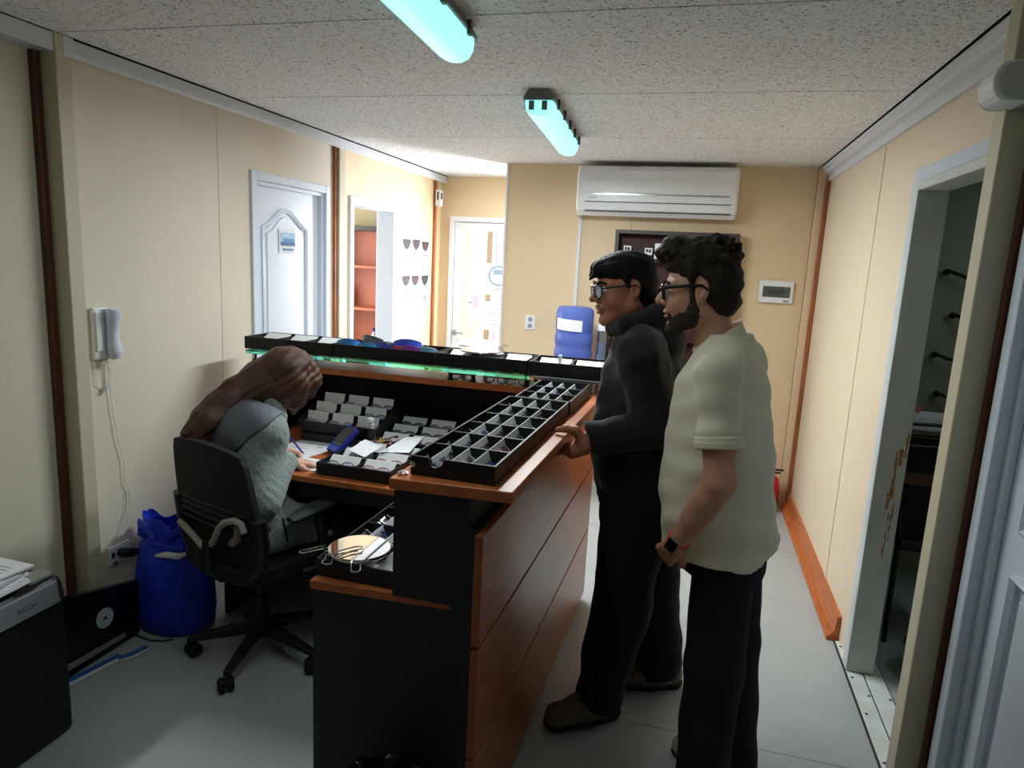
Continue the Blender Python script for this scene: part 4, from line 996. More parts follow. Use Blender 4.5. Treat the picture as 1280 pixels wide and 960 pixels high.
# ================================================================ SIDE ROOM BOOKCASE
bk = thing('bookcase', 'terracotta shelved bookcase with dark frame seen through the left doorway', 'bookcase', (-3.1, 6.05, 0))
MB().box(-3.45, -3.41, 5.88, 6.19, 0, 1.92).box(-2.835, -2.795, 5.88, 6.19, 0, 1.92).box(-3.41, -2.835, 5.88, 6.19, 1.88, 1.92).build('frame', darkwood_m, bk)
B(-3.41, -2.835, 6.16, 6.18, 0, 1.88).build('back_board', shelf_orange, bk)
for z in (0.40, 0.78, 1.155, 1.547): B(-3.41, -2.835, 5.90, 6.16, z - 0.012, z + 0.012).build('shelf', shelf_orange, bk)
vb = thing('shelf_bottle', 'small white bottle with dark cap on the bookcase shelf', 'bottle', (-2.93, 5.98, 0.792))
MB().lathe([(0.03, 0.792), (0.03, 0.90), (0.012, 0.93), (0.012, 0.945)], (-2.93, 5.98, 0), 14).build('bottle_body', white_plastic, vb, smooth=True)
MB().lathe([(0.015, 0.943), (0.015, 0.975)], (-2.93, 5.98, 0), 12).build('cap', blue_m, vb)
tag(B(-3.40, -3.30, 5.95, 6.14, 1.168, 1.36).build('binder', black_m), 'black binder at the left end of the bookcase shelf', 'binder')

# ================================================================ LEFT FLOOR AREA
pr_ = thing('printer', 'black printer with silver front strip at the lower left edge', 'printer', (-2.17, 1.42, 0))
MB().box(-2.345, -1.955, 1.06, 1.695, 0.01, 0.493).build('body', black_m, pr_, bevel=0.012)
MB().hexa([(-2.345, 1.05, 0.493), (-1.948, 1.05, 0.493), (-1.948, 1.705, 0.493), (-2.345, 1.705, 0.493)], [(-2.345, 1.05, 0.575), (-1.975, 1.05, 0.575), (-1.975, 1.705, 0.575), (-2.345, 1.705, 0.575)]).build('lid', M('printer_lid', (34, 36, 36), 0.45), pr_, bevel=0.02)
MB().hexa([(-1.98, 1.04, 0.495), (-1.941, 1.04, 0.495), (-1.941, 1.668, 0.495), (-1.98, 1.668, 0.495)], [(-1.98, 1.04, 0.569), (-1.952, 1.04, 0.569), (-1.952, 1.668, 0.569), (-1.98, 1.668, 0.569)]).build('silver_strip', silver_m, pr_, bevel=0.004)
def text_obj(txt, size, mat, parent, m4, name='lettering'):
    cu_ = bpy.data.curves.new(name, 'FONT'); cu_.body = txt; cu_.size = size; cu_.extrude = 0.0008; cu_.align_x = 'CENTER'; cu_.align_y = 'CENTER'
    tmp = bpy.data.objects.new(name, cu_); COL.objects.link(tmp)
    dg = bpy.context.evaluated_depsgraph_get()
    me = bpy.data.meshes.new_from_object(tmp.evaluated_get(dg))
    bpy.data.objects.remove(tmp)
    me.name = name; me.materials.clear(); me.materials.append(mat)
    o = bpy.data.objects.new(name, me); COL.objects.link(o); o.parent = parent
    o.matrix_local = m4
    return o
tl = math.atan2(0.011, 0.074)
mt = Matrix.Translation(Vector((-1.9462, 1.555, 0.528)) - pr_.location) @ Matrix.Rotation(PI / 2, 4, 'Z') @ Matrix.Rotation(PI / 2 - tl, 4, 'X')
text_obj('RICOH', 0.022, ink_m, pr_, mt)
B(-2.33, -2.02, 1.10, 1.64, 0.574, 0.577).build('glass_plate', blackgloss_m, pr_)
# papers piled on the printer
r7 = random.Random(21)
for k in range(9):
    z = 0.599 + 0.0065 * k; a = r7.uniform(-.012, .012)
    t = sheet('paper_sheet', ['bottom sheet bundle of the paper pile on the printer', 'second sheet bundle from the bottom of the printer pile', 'third sheet bundle of the printer pile', 'fourth sheet bundle of the printer pile', 'middle sheet bundle of the printer pile', 'sixth sheet bundle of the printer pile', 'seventh sheet bundle of the printer pile', 'printed sheets second from the top of the printer pile', 'printed sheets topmost on the printer pile'][k],
              [(-2.30, 1.40 + a), (-1.955 + r7.uniform(-.014, .01), 1.44 + a), (-1.965 + r7.uniform(-.014, .012), 1.585 + r7.uniform(-.012, .012)), (-2.31, 1.60 + r7.uniform(-.01, .01))], z,
              [(-2.10, -1.99, 1.46 + q_ * 0.018, 1.464 + q_ * 0.018) for q_ in range(6)] if k > 7 else (), th=0.006)
    t['group'] = 'paper pile on the printer'
tag(MB().hexa([(-2.30, 1.36, 0.576), (-1.985, 1.38, 0.576), (-1.99, 1.57, 0.576), (-2.30, 1.59, 0.576)], [(-2.29, 1.37, 0.598), (-2.0, 1.39, 0.598), (-2.0, 1.56, 0.598), (-2.29, 1.58, 0.598)]).build('folded_cloth', M('dark_cloth', (52, 50, 50), 0.9, bump=(40, 0.6))), 'dark folded cloth under the paper pile on the printer', 'cloth')
tag(B(-2.05, -1.985, 1.60, 1.68, 0.5755, 0.588).build('card_box', M('grey_card', (150, 148, 138), 0.7), bevel=0.002), 'flat grey card on the printer lid right of the papers', 'card')
cc = thing('charger_cable', 'black cable with white plug curled on the printer lid in front of the papers', 'cable', (-1.99, 1.59, 0.576))
MB().tube([(-2.02, 1.592, 0.60), (-1.99, 1.595, 0.592), (-1.975, 1.585, 0.582), (-1.97, 1.60, 0.581), (-1.965, 1.62, 0.579), (-1.962, 1.60, 0.578), (-1.96, 1.56, 0.577), (-1.965, 1.53, 0.577)], 0.004, 6).build('cable', black_m, cc, smooth=True)
B(-2.022, -2.0, 1.575, 1.597, 0.590, 0.606).build('plug', white_plastic, cc, bevel=0.003)
# black flat panel leaning on the floor with CD
bpn = thing('flat_monitor', 'black flat monitor with silver strip leaning by the left wall behind the printer', 'panel', (-2.2, 2.08, 0))
def q(y, z, dx=0): return (-2.205 + dx, y, z)
MB().hexa([q(1.76, 0.012, -.03), q(1.76, 0.012), q(2.262, 0.005), q(2.262, 0.005, -.03)], [q(1.79, 0.362, -.045), q(1.79, 0.362, -.015), q(2.283, 0.236, -.015), q(2.283, 0.236, -.045)]).build('casing', blackgloss_m, bpn, bevel=0.004)
MB().hexa([q(1.90, 0.040, 0.001), q(1.90, 0.040, 0.004), q(2.18, 0.030, 0.004), q(2.18, 0.030, 0.001)], [q(1.90, 0.066, 0.0), q(1.90, 0.066, 0.003), q(2.18, 0.050, 0.003), q(2.18, 0.050, 0.0)]).build('silver_strip', M('light_strip', (150, 146, 140), 0.5), bpn)
MB().box(-2.204, -2.201, 1.885, 1.892, 0.03, 0.075).box(-2.204, -2.201, 1.872, 1.88, 0.035, 0.075).build('print', paper_m, bpn)
cd = thing('disc', 'white round disc stuck to the black monitor', 'disc', (-2.20, 2.085, 0.165))
mx = Matrix.Translation((-2.2075, 2.085, 0.165)) @ Matrix.Rotation(math.radians(-3), 4, 'Y') @ Matrix.Rotation(PI / 2, 4, 'Y')
MB().lathe([(0.041, -0.001), (0.041, 0.004)], n=32, mat=mx).build('disc_face', M('disc_white', (206, 206, 214), 0.3), cd)
MB().lathe([(0.008, 0.003), (0.008, 0.005)], n=16, mat=mx).build('disc_hub', ink_m, cd)
tb = thing('toothbrush_pack', 'blue and white flat strip package lying along the foot of the black monitor', 'package', (-2.12, 1.95, 0))
mt2 = Matrix.Translation((-2.165, 1.955, 0.0)) @ Matrix.Rotation(math.radians(-12), 4, 'Z')
MB().box(-0.012, 0.012, -0.13, 0.13, 0.001, 0.02, mt2).build('blue_sleeve', M('blue_pack', (36, 92, 170), 0.4), tb, bevel=0.003)
MB().box(0.012, 0.022, -0.13, 0.13, 0.001, 0.016, mt2).build('white_edge', white_plastic, tb, bevel=0.003)
b2 = thing('blue_brush', 'short blue and white brush lying on the floor right of the strip package', 'brush', (-2.08, 2.12, 0))
MB().tube([(-2.13, 2.06, 0.012), (-2.10, 2.11, 0.012), (-2.09, 2.17, 0.012)], [0.010, 0.014, 0.010], 8, flat=0.7).build('handle', M('blue_pack', (36, 92, 170), 0.4), b2, smooth=True)
MB().tube([(-2.118, 2.06, 0.006), (-2.086, 2.11, 0.006), (-2.075, 2.17, 0.006)], [0.004, 0.006, 0.004], 8).build('white_edge', white_plastic, b2, smooth=True)
# blue bag
bb = thing('blue_bag', 'knotted blue fabric carrier bag standing on the floor by the left wall', 'bag', (-2.10, 2.40, 0))
g = []; rb = random.Random(6)
lev = [(0.0, 0.140, 0.115), (0.012, 0.168, 0.132), (0.10, 0.176, 0.136), (0.20, 0.174, 0.134), (0.30, 0.164, 0.128), (0.38, 0.142, 0.114), (0.42, 0.118, 0.096), (0.445, 0.108, 0.090), (0.47, 0.118, 0.095), (0.50, 0.135, 0.100), (0.525, 0.13, 0.095)]
for k, (z, rx, ry) in enumerate(lev):
    row = []
    for i in range(49):
        a = 2 * PI * i / 48
        f_ = 1 + (0.05 * math.sin(a * 5 + k * 0.6) + 0.04 * math.sin(a * 9 - k * 0.8)) * min(1, k / 4)
        zz = z + (0.03 * math.sin(a * 2 + 0.6) + 0.012 * math.sin(a * 7)) * (1 if k > 7 else 0) - (0.03 if k > 6 and math.cos(a) < -0.3 else 0)
        row.append((-2.125 + rx * f_ * math.cos(a), 2.395 + ry * f_ * math.sin(a), max(0.002, zz)))
    g.append(row)
mbb = MB().shell(g, 0.003)
mbb.build('bag_body', blue_bag_m, bb, smooth=60)
MB().lathe([(0.11, 0.004), (0.12, 0.008)], (-2.125, 2.395, 0), 24).build('bag_base', blue_bag_m, bb)
MB().tube([(-2.20, 2.31, 0.42), (-2.14, 2.288, 0.415), (-2.06, 2.29, 0.405), (-2.01, 2.315, 0.40)], 0.012, 8, flat=1.6).build('tie_strap', M('blue_strap', (36, 60, 214), 0.5), bb, smooth=True)
MB().tube([(-2.17, 2.32, 0.425), (-2.20, 2.29, 0.46), (-2.21, 2.29, 0.50), (-2.17, 2.30, 0.47), (-2.14, 2.30, 0.43)], 0.014, 8, flat=1.5).build('strap_loop', M('blue_strap', (36, 60, 214), 0.5), bb, smooth=True)
MB().tube([(-2.11, 2.268, 0.375), (-2.06, 2.27, 0.385), (-2.01, 2.285, 0.38), (-1.985, 2.30, 0.39)], [0.006, 0.014, 0.014, 0.008], 8).build('white_print', paper_m, bb, smooth=True)

# ================================================================ OFFICE BEHIND THE RIGHT DOORWAY
hk0 = None
for k, (x, z, L, nm) in enumerate(((1.30, 1.735, 0.16, 'top black coat hook on the office wall seen through the right doorway'), (1.36, 1.505, 0.10, 'middle black coat hook on the office wall'), (1.305, 1.285, 0.16, 'lower black coat hook on the office wall'), (1.345, 1.07, 0.13, 'lowest black coat hook above the office desk'))):
    t = thing('coat_hook', nm, 'hook', (x, 4.25, z), 'black hooks in the dark office')
    MB().tube([(x, 4.245, z), (x + 0.005, 4.21, z + 0.005), (x + 0.06, 4.19, z - 0.015), (x + L, 4.19, z - 0.06 if k != 2 else z - 0.02)], [0.012, 0.010, 0.010, 0.010], 8).build('arm', black_m, t, smooth=True)
    MB().sphere((x, 4.225, z), 0.018, 10, 8).build('knob', black_m, t, smooth=True)
dk = thing('office_desk', 'dark brown office desk in the room behind the right doorway', 'desk', (1.4, 3.95, 0))
B(1.0, 2.2, 3.80, 4.24, 0.90, 0.935).build('desk_top', M('brown_desk', (112, 82, 60), 0.5), dk, bevel=0.003)
for x in (1.0, 2.17): B(x, x + 0.03, 3.82, 4.22, 0.0, 0.90).build('leg_panel', black_m, dk)
B(1.03, 2.17, 4.18, 4.20, 0.30, 0.90).build('modesty_panel', black_m, dk)
B(1.03, 2.17, 3.84, 3.86, 0.64, 0.70).build('rail', M('brown_rail', (120, 70, 48), 0.5), dk)
t = thing('desk_papers', 'white stack of papers on the office desk', 'papers', (1.2, 3.85, 0.936))
for k in range(4): MB().box(1.08 - .005 * k, 1.34, 3.82 + .01 * k, 4.05, 0.936 + k * 0.015, 0.949 + k * 0.015).build('paper_bundle', paper_m, t)
tag(MB().box(1.10, 1.15, 4.10, 4.16, 0.936, 1.10).build('black_box', black_m, bevel=0.004), 'small black box standing on the office desk', 'box')
tag(MB().box(1.11, 1.20, 3.97, 4.02, 0.996, 1.03).build('pink_box', M('pink_box', (200, 110, 120), 0.6), bevel=0.004), 'small pink box on the papers of the office desk', 'box')
ch2 = thing('office_chair', 'black wire-framed chair in front of the office desk', 'chair', (1.16, 3.5, 0))
for x in (1.03, 1.34):
    MB().tube([(x - .02, 3.34, 0.0), (x, 3.42, 0.5), (x, 3.56, 0.84), (x, 3.58, 0.98), (x + 0.03, 3.585, 1.01)], 0.011, 8).build('frame_tube', black_m, ch2, smooth=True)
    MB().tube([(x, 3.75, 0.0), (x, 3.66, 0.45), (x, 3.40, 0.47)], 0.011, 8).build('frame_tube', black_m, ch2, smooth=True)
for z in (0.90, 0.96, 1.01): MB().tube([(1.03, 3.575, z), (1.185, 3.60, z), (1.34, 3.575, z)], 0.009, 8).build('back_rail', black_m, ch2, smooth=True)
B(1.02, 1.35, 3.36, 3.70, 0.45, 0.50).build('seat', black_m, ch2, bevel=0.015)
gb = thing('black_bag', 'shiny black bag slumped on the office floor inside the doorway', 'bag', (1.22, 3.08, 0))
mb = MB().sphere((1.22, 3.10, 0.12), (0.19, 0.17, 0.13), 20, 12)
mb.v = [Vector((p.x + 0.012 * math.sin(p.z * 60 + p.y * 25), p.y + 0.012 * math.sin(p.x * 50), max(0.002, p.z + 0.012 * math.sin(p.x * 40 + p.y * 60)))) for p in mb.v]
mb.build('bag_body', M('black_sack', (16, 16, 18), 0.3, bump=(20, 0.5)), gb, smooth=60)
# ================================================================ OFFICE CHAIR OF THE SEATED PERSON
oc = thing('office_chair', 'black swivel office chair with mesh back and cream lumbar curve', 'chair', (-1.63, 2.31, 0), None, math.radians(72))
for k in range(5):
    a = math.radians(133.7 + 72 * k); c, s_ = math.cos(a), math.sin(a)
    MB().hexa([(0.02 * c + 0.022 * s_, 0.02 * s_ - 0.022 * c, 0.10), (0.285 * c + 0.013 * s_, 0.285 * s_ - 0.013 * c, 0.068), (0.285 * c - 0.013 * s_, 0.285 * s_ + 0.013 * c, 0.068), (0.02 * c - 0.022 * s_, 0.02 * s_ + 0.022 * c, 0.10)],
              [(0.02 * c + 0.022 * s_, 0.02 * s_ - 0.022 * c, 0.155), (0.285 * c + 0.013 * s_, 0.285 * s_ - 0.013 * c, 0.092), (0.285 * c - 0.013 * s_, 0.285 * s_ + 0.013 * c, 0.092), (0.02 * c - 0.022 * s_, 0.02 * s_ + 0.022 * c, 0.155)]).build('base_leg', black_m, oc, local=True, bevel=0.005)
    cs = MB().cyl((0.283 * c, 0.283 * s_, 0.05), (0.283 * c, 0.283 * s_, 0.085), 0.011, 8).box(-0.02, 0.012, -0.008, 0.008, 0.03, 0.06, Matrix.Translation((0.283 * c, 0.283 * s_, 0)) @ Matrix.Rotation(a + 0.7, 4, 'Z')).build('caster', black_m, oc, local=True)
    for sd in (-1, 1):
        MB().lathe([(0.024, -0.011), (0.029, -0.006), (0.029, 0.006), (0.024, 0.011)], n=18, mat=Matrix.Translation((0.283 * c, 0.283 * s_, 0.0295)) @ Matrix.Rotation(a + 0.7, 4, 'Z') @ Matrix.Translation((-0.012, sd * 0.017, 0)) @ Matrix.Rotation(PI / 2, 4, 'X')).build('wheel', M('caster_rubber', (14, 14, 15), 0.6), cs, local=True, smooth=50)
MB().lathe([(0.05, 0.09), (0.05, 0.15), (0.032, 0.165), (0.032, 0.27), (0.022, 0.27), (0.022, 0.40)], n=20).build('gas_column', black_m, oc, local=True, smooth=50)
MB().box(-0.14, 0.10, -0.08, 0.08, 0.385, 0.43).tube([(0.05, -0.08, 0.40), (0.05, -0.2, 0.395), (0.05, -0.23, 0.40)], 0.007, 6).build('mechanism', black_m, oc, local=True, bevel=0.006)
g = []
for i in range(13):
    u = -1 + 2 * i / 12; row = []
    for j in range(11):
        v = -1 + 2 * j / 10
        x = 0.01 + 0.235 * v * (1 - 0.12 * u * u); y = 0.24 * u * (1 - 0.10 * v * v)
        row.append((x, y, 0.462 - 0.012 * max(0, v) ** 3 - 0.008 * (1 - u * u) * (1 - v * v)))
    g.append(row)
MB().shell(g, 0.062).build('seat', mesh_m, oc, local=True, smooth=60, bevel=0.012)
def back_x(z): return -0.20 - 0.126 * max(0, z - 0.58) + 0.12 * max(0, 0.55 - z)
def bp_(y, z, off=0): return (back_x(z) + 0.2 * y * y + off, y - 0.028, z)
g = []
for i in range(17):
    u = -1 + 2 * i / 16; row = []
    for j in range(15):
        v = j / 14
        z = 0.67 + 0.305 * v
        hw = 0.240 - 0.040 * v ** 2
        z2 = z - (0.02 * u * u if v > 0.9 else 0)
        row.append(bp_(hw * u, z2))
    g.append(row)
MB().shell(g, 0.022).build('backrest', mesh_m, oc, local=True, smooth=60)
g = []
for i in range(17):
    u = -1 + 2 * i / 16; row = []
    for j in range(9):
        v = j / 8
        z = 0.465 + 0.25 * v
        hw = 0.236 * (0.72 + 0.28 * v ** 0.6)
        row.append(bp_(hw * u, z, 0.015))
    g.append(row)
MB().shell(g, 0.012).build('lumbar_pad', mesh_m, oc, local=True, smooth=60)
fr = [bp_(0.238, 0.72), bp_(0.24, 0.62), bp_(0.22, 0.54), bp_(0.17, 0.485), bp_(0.09, 0.455), bp_(0, 0.445), bp_(-0.09, 0.455), bp_(-0.17, 0.485), bp_(-0.22, 0.54), bp_(-0.24, 0.62), bp_(-0.238, 0.72)]
MB().tube(fr, 0.026, 10, flat=1.3, up=(0, 1, 0)).build('lower_frame', black_m, oc, local=True, smooth=60)
ac_ = [bp_(y, z, -0.03) for y, z in ((0.225, 0.605), (0.14, 0.575), (0.075, 0.545), (0.04, 0.547), (0.0, 0.58), (-0.05, 0.65), (-0.09, 0.685), (-0.15, 0.708), (-0.185, 0.703), (-0.195, 0.67))]
MB().tube(ac_, 0.013, 8).build('lumbar_curve', cream_plastic, oc, local=True, smooth=60)
MB().tube([bp_(-0.155, 0.685, -0.018), bp_(-0.14, 0.63, -0.018), bp_(-0.10, 0.60, -0.018)], 0.016, 8).build('lumbar_tab', M('tan_plastic', (140, 126, 112), 0.6), oc, local=True, smooth=60)
for z in (0.64, 0.67, 0.70, 0.725): MB().tube([bp_(y, z, -0.012) for y in (0.21, 0.1, 0, -0.1, -0.2)], 0.006, 6).build('mesh_rib', black_m, oc, local=True, smooth=60)
MB().tube([(-0.05, 0, 0.41), (-0.18, 0, 0.42), (-0.235, 0, 0.47), (-0.235, 0, 0.58)], [0.03, 0.03, 0.028, 0.02], 8).build('back_bracket', black_m, oc, local=True, smooth=60)
for s_ in (-1, 1):
    ar = MB().tube([(0.02, s_ * 0.235, 0.43), (0.06, s_ * 0.265, 0.44), (0.10, s_ * 0.268, 0.50), (0.09, s_ * 0.255, 0.655)], [0.024, 0.026, 0.026, 0.024], 8, flat=0.8).build('arm_post', black_m, oc, local=True, smooth=60)
    MB().lathe([(0.013, 0), (0.013, 0.006), (0.007, 0.008)], n=14, mat=Matrix.Translation((0.115, s_ * 0.286, 0.575)) @ Matrix.Rotation(-s_ * PI / 2, 4, 'X')).build('arm_knob', steel_m, ar, local=True)
    g = []
    for i in range(7):
        u = -1 + 2 * i / 6
        g.append([(-0.05 + 0.28 * j / 10, s_ * 0.245 + 0.042 * u * (1 - 0.55 * abs(2 * j / 10 - 1) ** 3), 0.668 + 0.022 * math.sin(PI * j / 10 * 0.8) - 0.008 * u * u + 0.004 * (j / 10)) for j in range(11)])
    MB().shell(g, 0.02).build('armrest', arm_m, oc, local=True, smooth=60, bevel=0.004)

# ================================================================ SIGNED-DISTANCE MODELLER FOR FIGURES
V3 = lambda *a: np.array(a, dtype=np.float64)
class Sdf:
    def __init__(s): s.p = []
    def cone(s, a, b, ra, rb, k=0.02, op='u', sq=None):
        a, b = np.array(a, float), np.array(b, float); r = max(ra, rb)
        s.p.append((op, k, np.minimum(a, b) - r, np.maximum(a, b) + r, 'c', (a, b, ra, rb, sq))); return s
    def chain(s, pts, rs, k=0.02, op='u', sq=None):
        for i in range(len(pts) - 1): s.cone(pts[i], pts[i + 1], rs[i], rs[i + 1], k, op, sq)
        return s
    def ell(s, c, r, R=None, k=0.02, op='u'):
        c = np.array(c, float); r = np.array(r if hasattr(r, '__len__') else (r, r, r), float); m = r.max()
        s.p.append((op, k, c - m, c + m, 'e', (c, r, np.eye(3) if R is None else np.array(R, float)))); return s
    def loft(s, rows, yaw=0.0, k=0.02, op='u'):
        """rows: (z, cx, cy, rx, ry), interpolated smoothly in z"""
        rows = np.array(sorted(rows), float)
        m = rows[:, 3:5].max()
        lo = V3(rows[:, 1].min() - m, rows[:, 2].min() - m, rows[0, 0]); hi = V3(rows[:, 1].max() + m, rows[:, 2].max() + m, rows[-1, 0])
        zz = np.linspace(rows[0, 0], rows[-1, 0], 200)
        cols = []
        d = np.gradient(rows[:, 1:], rows[:, 0], axis=0) if len(rows) > 2 else None
        for q in range(1, 5):
            y = np.interp(zz, rows[:, 0], rows[:, q])
            w = max(3, int(len(zz) * 0.07)) | 1
            yp = np.pad(y, w // 2, mode='edge'); cols.append(np.convolve(yp, np.ones(w) / w, 'valid'))
        s.p.append((op, k, lo, hi, 'l', (zz, cols, yaw))); return s
    def inflate(s, e):
        t = Sdf()
        for (op, k, lo, hi, kind, d) in s.p:
            if op != 'u': continue
            if kind == 'c': d = (d[0], d[1], d[2] + e, d[3] + e, d[4])
            elif kind == 'e': d = (d[0], d[1] + e, d[2])
            else: d = (d[0], [d[1][0], d[1][1], d[1][2] + e, d[1][3] + e], d[2])
            t.p.append((op, k, lo - e, hi + e, kind, d))
        return t
    def cut(s, p, n):
        """remove everything on the side the normal points to"""
        s.p.append(('cut', 0, None, None, 'h', (np.array(p, float), np.array(n, float) / np.linalg.norm(n)))); return s
    @staticmethod
    def ev(kind, d, P):
        if kind == 'c':
            a, b, ra, rb, sq = d
            ab = b - a; L2 = max(ab @ ab, 1e-12); ap = P - a
            t = np.clip(ap @ ab / L2, 0, 1)
            q = ap - t[..., None] * ab
            if sq is not None:
                ax, f = np.array(sq[0], float), sq[1]
                ax = ax / np.linalg.norm(ax)
                w = q @ ax
                q = q + (w * (1 / f - 1))[..., None] * ax
            return np.sqrt((q * q).sum(-1)) - (ra + (rb - ra) * t)
        if kind == 'e':
            c, r, R = d
            q = (P - c) @ R
            k0 = np.sqrt(((q / r) ** 2).sum(-1)); k1 = np.sqrt(((q / (r * r)) ** 2).sum(-1))
            return k0 * (k0 - 1) / np.maximum(k1, 1e-9)
        if kind == 'l':
            zz, cols, yaw = d
            z = P[..., 2]
            cx, cy, rx, ry = (np.interp(z, zz, c) for c in cols)
            x, y = P[..., 0] - cx, P[..., 1] - cy
            c, s_ = math.cos(yaw), math.sin(yaw)
            u, v = x * c + y * s_, -x * s_ + y * c
            k0 = np.sqrt((u / rx) ** 2 + (v / ry) ** 2); k1 = np.sqrt((u / rx ** 2) ** 2 + (v / ry ** 2) ** 2)
            dd = k0 * (k0 - 1) / np.maximum(k1, 1e-6)
            cap = np.maximum(z - zz[-1], zz[0] - z)
            return np.maximum(dd, cap)
    def mesh(s, name, vox, mat, parent, disp=None, pad=0.03):
        us = [p for p in s.p if p[0] == 'u']
        lo = np.min([p[2] for p in us], 0) - pad; hi = np.max([p[3] for p in us], 0) + pad
        n = np.ceil((hi - lo) / vox).astype(int) + 1
        F = np.full(n, 0.15, np.float32)
        ax = [lo[i] + vox * np.arange(n[i]) for i in range(3)]
        for op, k, plo, phi, kind, d in s.p:
            if op == 'cut':
                p, nn = d
                g_ = ((ax[0] - p[0]) * nn[0])[:, None, None] + ((ax[1] - p[1]) * nn[1])[None, :, None] + ((ax[2] - p[2]) * nn[2])[None, None, :]
                np.maximum(F, g_.astype(np.float32), out=F); continue
            m = max(0.03, k * 1.2) + 2 * vox
            i0 = np.clip(np.floor((plo - m - lo) / vox).astype(int), 0, n); i1 = np.clip(np.ceil((phi + m - lo) / vox).astype(int) + 1, 0, n)
            if (i1 <= i0).any(): continue
            sl = tuple(slice(i0[i], i1[i]) for i in range(3))
            P = np.stack(np.meshgrid(*[ax[i][sl[i]] for i in range(3)], indexing='ij'), -1)
            D = s.ev(kind, d, P); f = F[sl]
            if op == 'u':
                if k > 0:
                    h = np.maximum(k - np.abs(f - D), 0) / k
                    F[sl] = np.minimum(f, D) - h * h * k * 0.25
                else: F[sl] = np.minimum(f, D)
            else:
                D = -D
                if k > 0:
                    h = np.maximum(k - np.abs(f - D), 0) / k
                    F[sl] = np.maximum(f, D) + h * h * k * 0.25
                else: F[sl] = np.maximum(f, D)
        if disp is not None:
            idx = np.nonzero(np.abs(F) < 0.03)
            P = np.stack([ax[i][idx[i]] for i in range(3)], -1)
            F[idx] += disp(P).astype(np.float32)
        v, q = nets(F, lo, vox)
        me = bpy.data.meshes.new(name)
        me.vertices.add(len(v)); me.vertices.foreach_set('co', v.astype(np.float32).ravel())
        me.loops.add(len(q) * 4); me.loops.foreach_set('vertex_index', q.astype(np.int32).ravel())
        me.polygons.add(len(q)); me.polygons.foreach_set('loop_start', np.arange(0, len(q) * 4, 4, dtype=np.int32)); 
        me.update(calc_edges=True); me.validate()
        me.polygons.foreach_set('use_smooth', [True] * len(me.polygons))
        me.materials.append(mat)
        o = bpy.data.objects.new(name, me); COL.objects.link(o); o.parent = parent
        return o
def nets(F, lo, h):
    S = F < 0
    offs = [(i, j, k) for i in (0, 1) for j in (0, 1) for k in (0, 1)]
    n = F.shape
    cnt = np.zeros((n[0] - 1, n[1] - 1, n[2] - 1), np.int8)
    for o in offs: cnt += S[o[0]:n[0] - 1 + o[0], o[1]:n[1] - 1 + o[1], o[2]:n[2] - 1 + o[2]]
    mix = (cnt > 0) & (cnt < 8)
    ijk = np.argwhere(mix)
    idx = np.full(cnt.shape, -1, np.int32); idx[mix] = np.arange(len(ijk))
    acc = np.zeros((len(ijk), 3)); c = np.zeros(len(ijk))
    for a in offs:
        for d in range(3):
            if a[d]: continue
            b = list(a); b[d] = 1
            fa = F[ijk[:, 0] + a[0], ijk[:, 1] + a[1], ijk[:, 2] + a[2]]; fb = F[ijk[:, 0] + b[0], ijk[:, 1] + b[1], ijk[:, 2] + b[2]]
            m = (fa < 0) != (fb < 0)
            t = np.where(m, fa / np.where(m, fa - fb, 1), 0)
            p = np.array(a, float)[None] + t[:, None] * (np.array(b) - np.array(a))[None]
            acc += np.where(m[:, None], p, 0); c += m
    v = lo + h * (ijk + acc / c[:, None])
    qs = []
    A = S[:-1, 1:-1, 1:-1]; Bq = S[1:, 1:-1, 1:-1]
    for d in range(3):
        sl0 = [slice(1, -1)] * 3; sl1 = [slice(1, -1)] * 3
        sl0[d] = slice(0, -1); sl1[d] = slice(1, None)
        a, b = S[tuple(sl0)], S[tuple(sl1)]
        e = np.argwhere(a != b)
        if not len(e): continue
        ins = a[tuple(e.T)]
        base = e.copy()
        for q in range(3):
            if q != d: base[:, q] += 1
        u, w = (d + 1) % 3, (d + 2) % 3
        def cell(du, dw):
            t = base.copy(); t[:, u] -= du; t[:, w] -= dw
            return idx[tuple(t.T)]
        quad = np.stack([cell(1, 1), cell(0, 1), cell(0, 0), cell(1, 0)], 1)
        quad[~ins] = quad[~ins][:, ::-1]
        qs.append(quad)
    return v, np.concatenate(qs)
def folds(amp, freq, seed=0, stretch=(1, 1, 1)):
    r = np.random.RandomState(seed)
    dirs = r.normal(size=(7, 3)); dirs /= np.linalg.norm(dirs, axis=1)[:, None]
    ph = r.uniform(0, 6.28, 7); fr_ = freq * r.uniform(0.6, 1.7, 7); st_ = np.array(stretch)
    def f(P):
        o = np.zeros(len(P)); Q = P * st_
        w = 0.6 * np.sin(Q @ dirs[5] * freq * 0.5 + ph[5])
        for i in range(5): o += np.sin(Q @ dirs[i] * fr_[i] + ph[i] + w)
        return amp * o / 3
    return f
def frame(fwd, up):
    f = np.array(fwd, float); f /= np.linalg.norm(f)
    u = np.array(up, float); u -= f * (u @ f); u /= np.linalg.norm(u)
    l = np.cross(u, f)
    return np.stack([f, l, u], 1)          # columns: forward, left, up
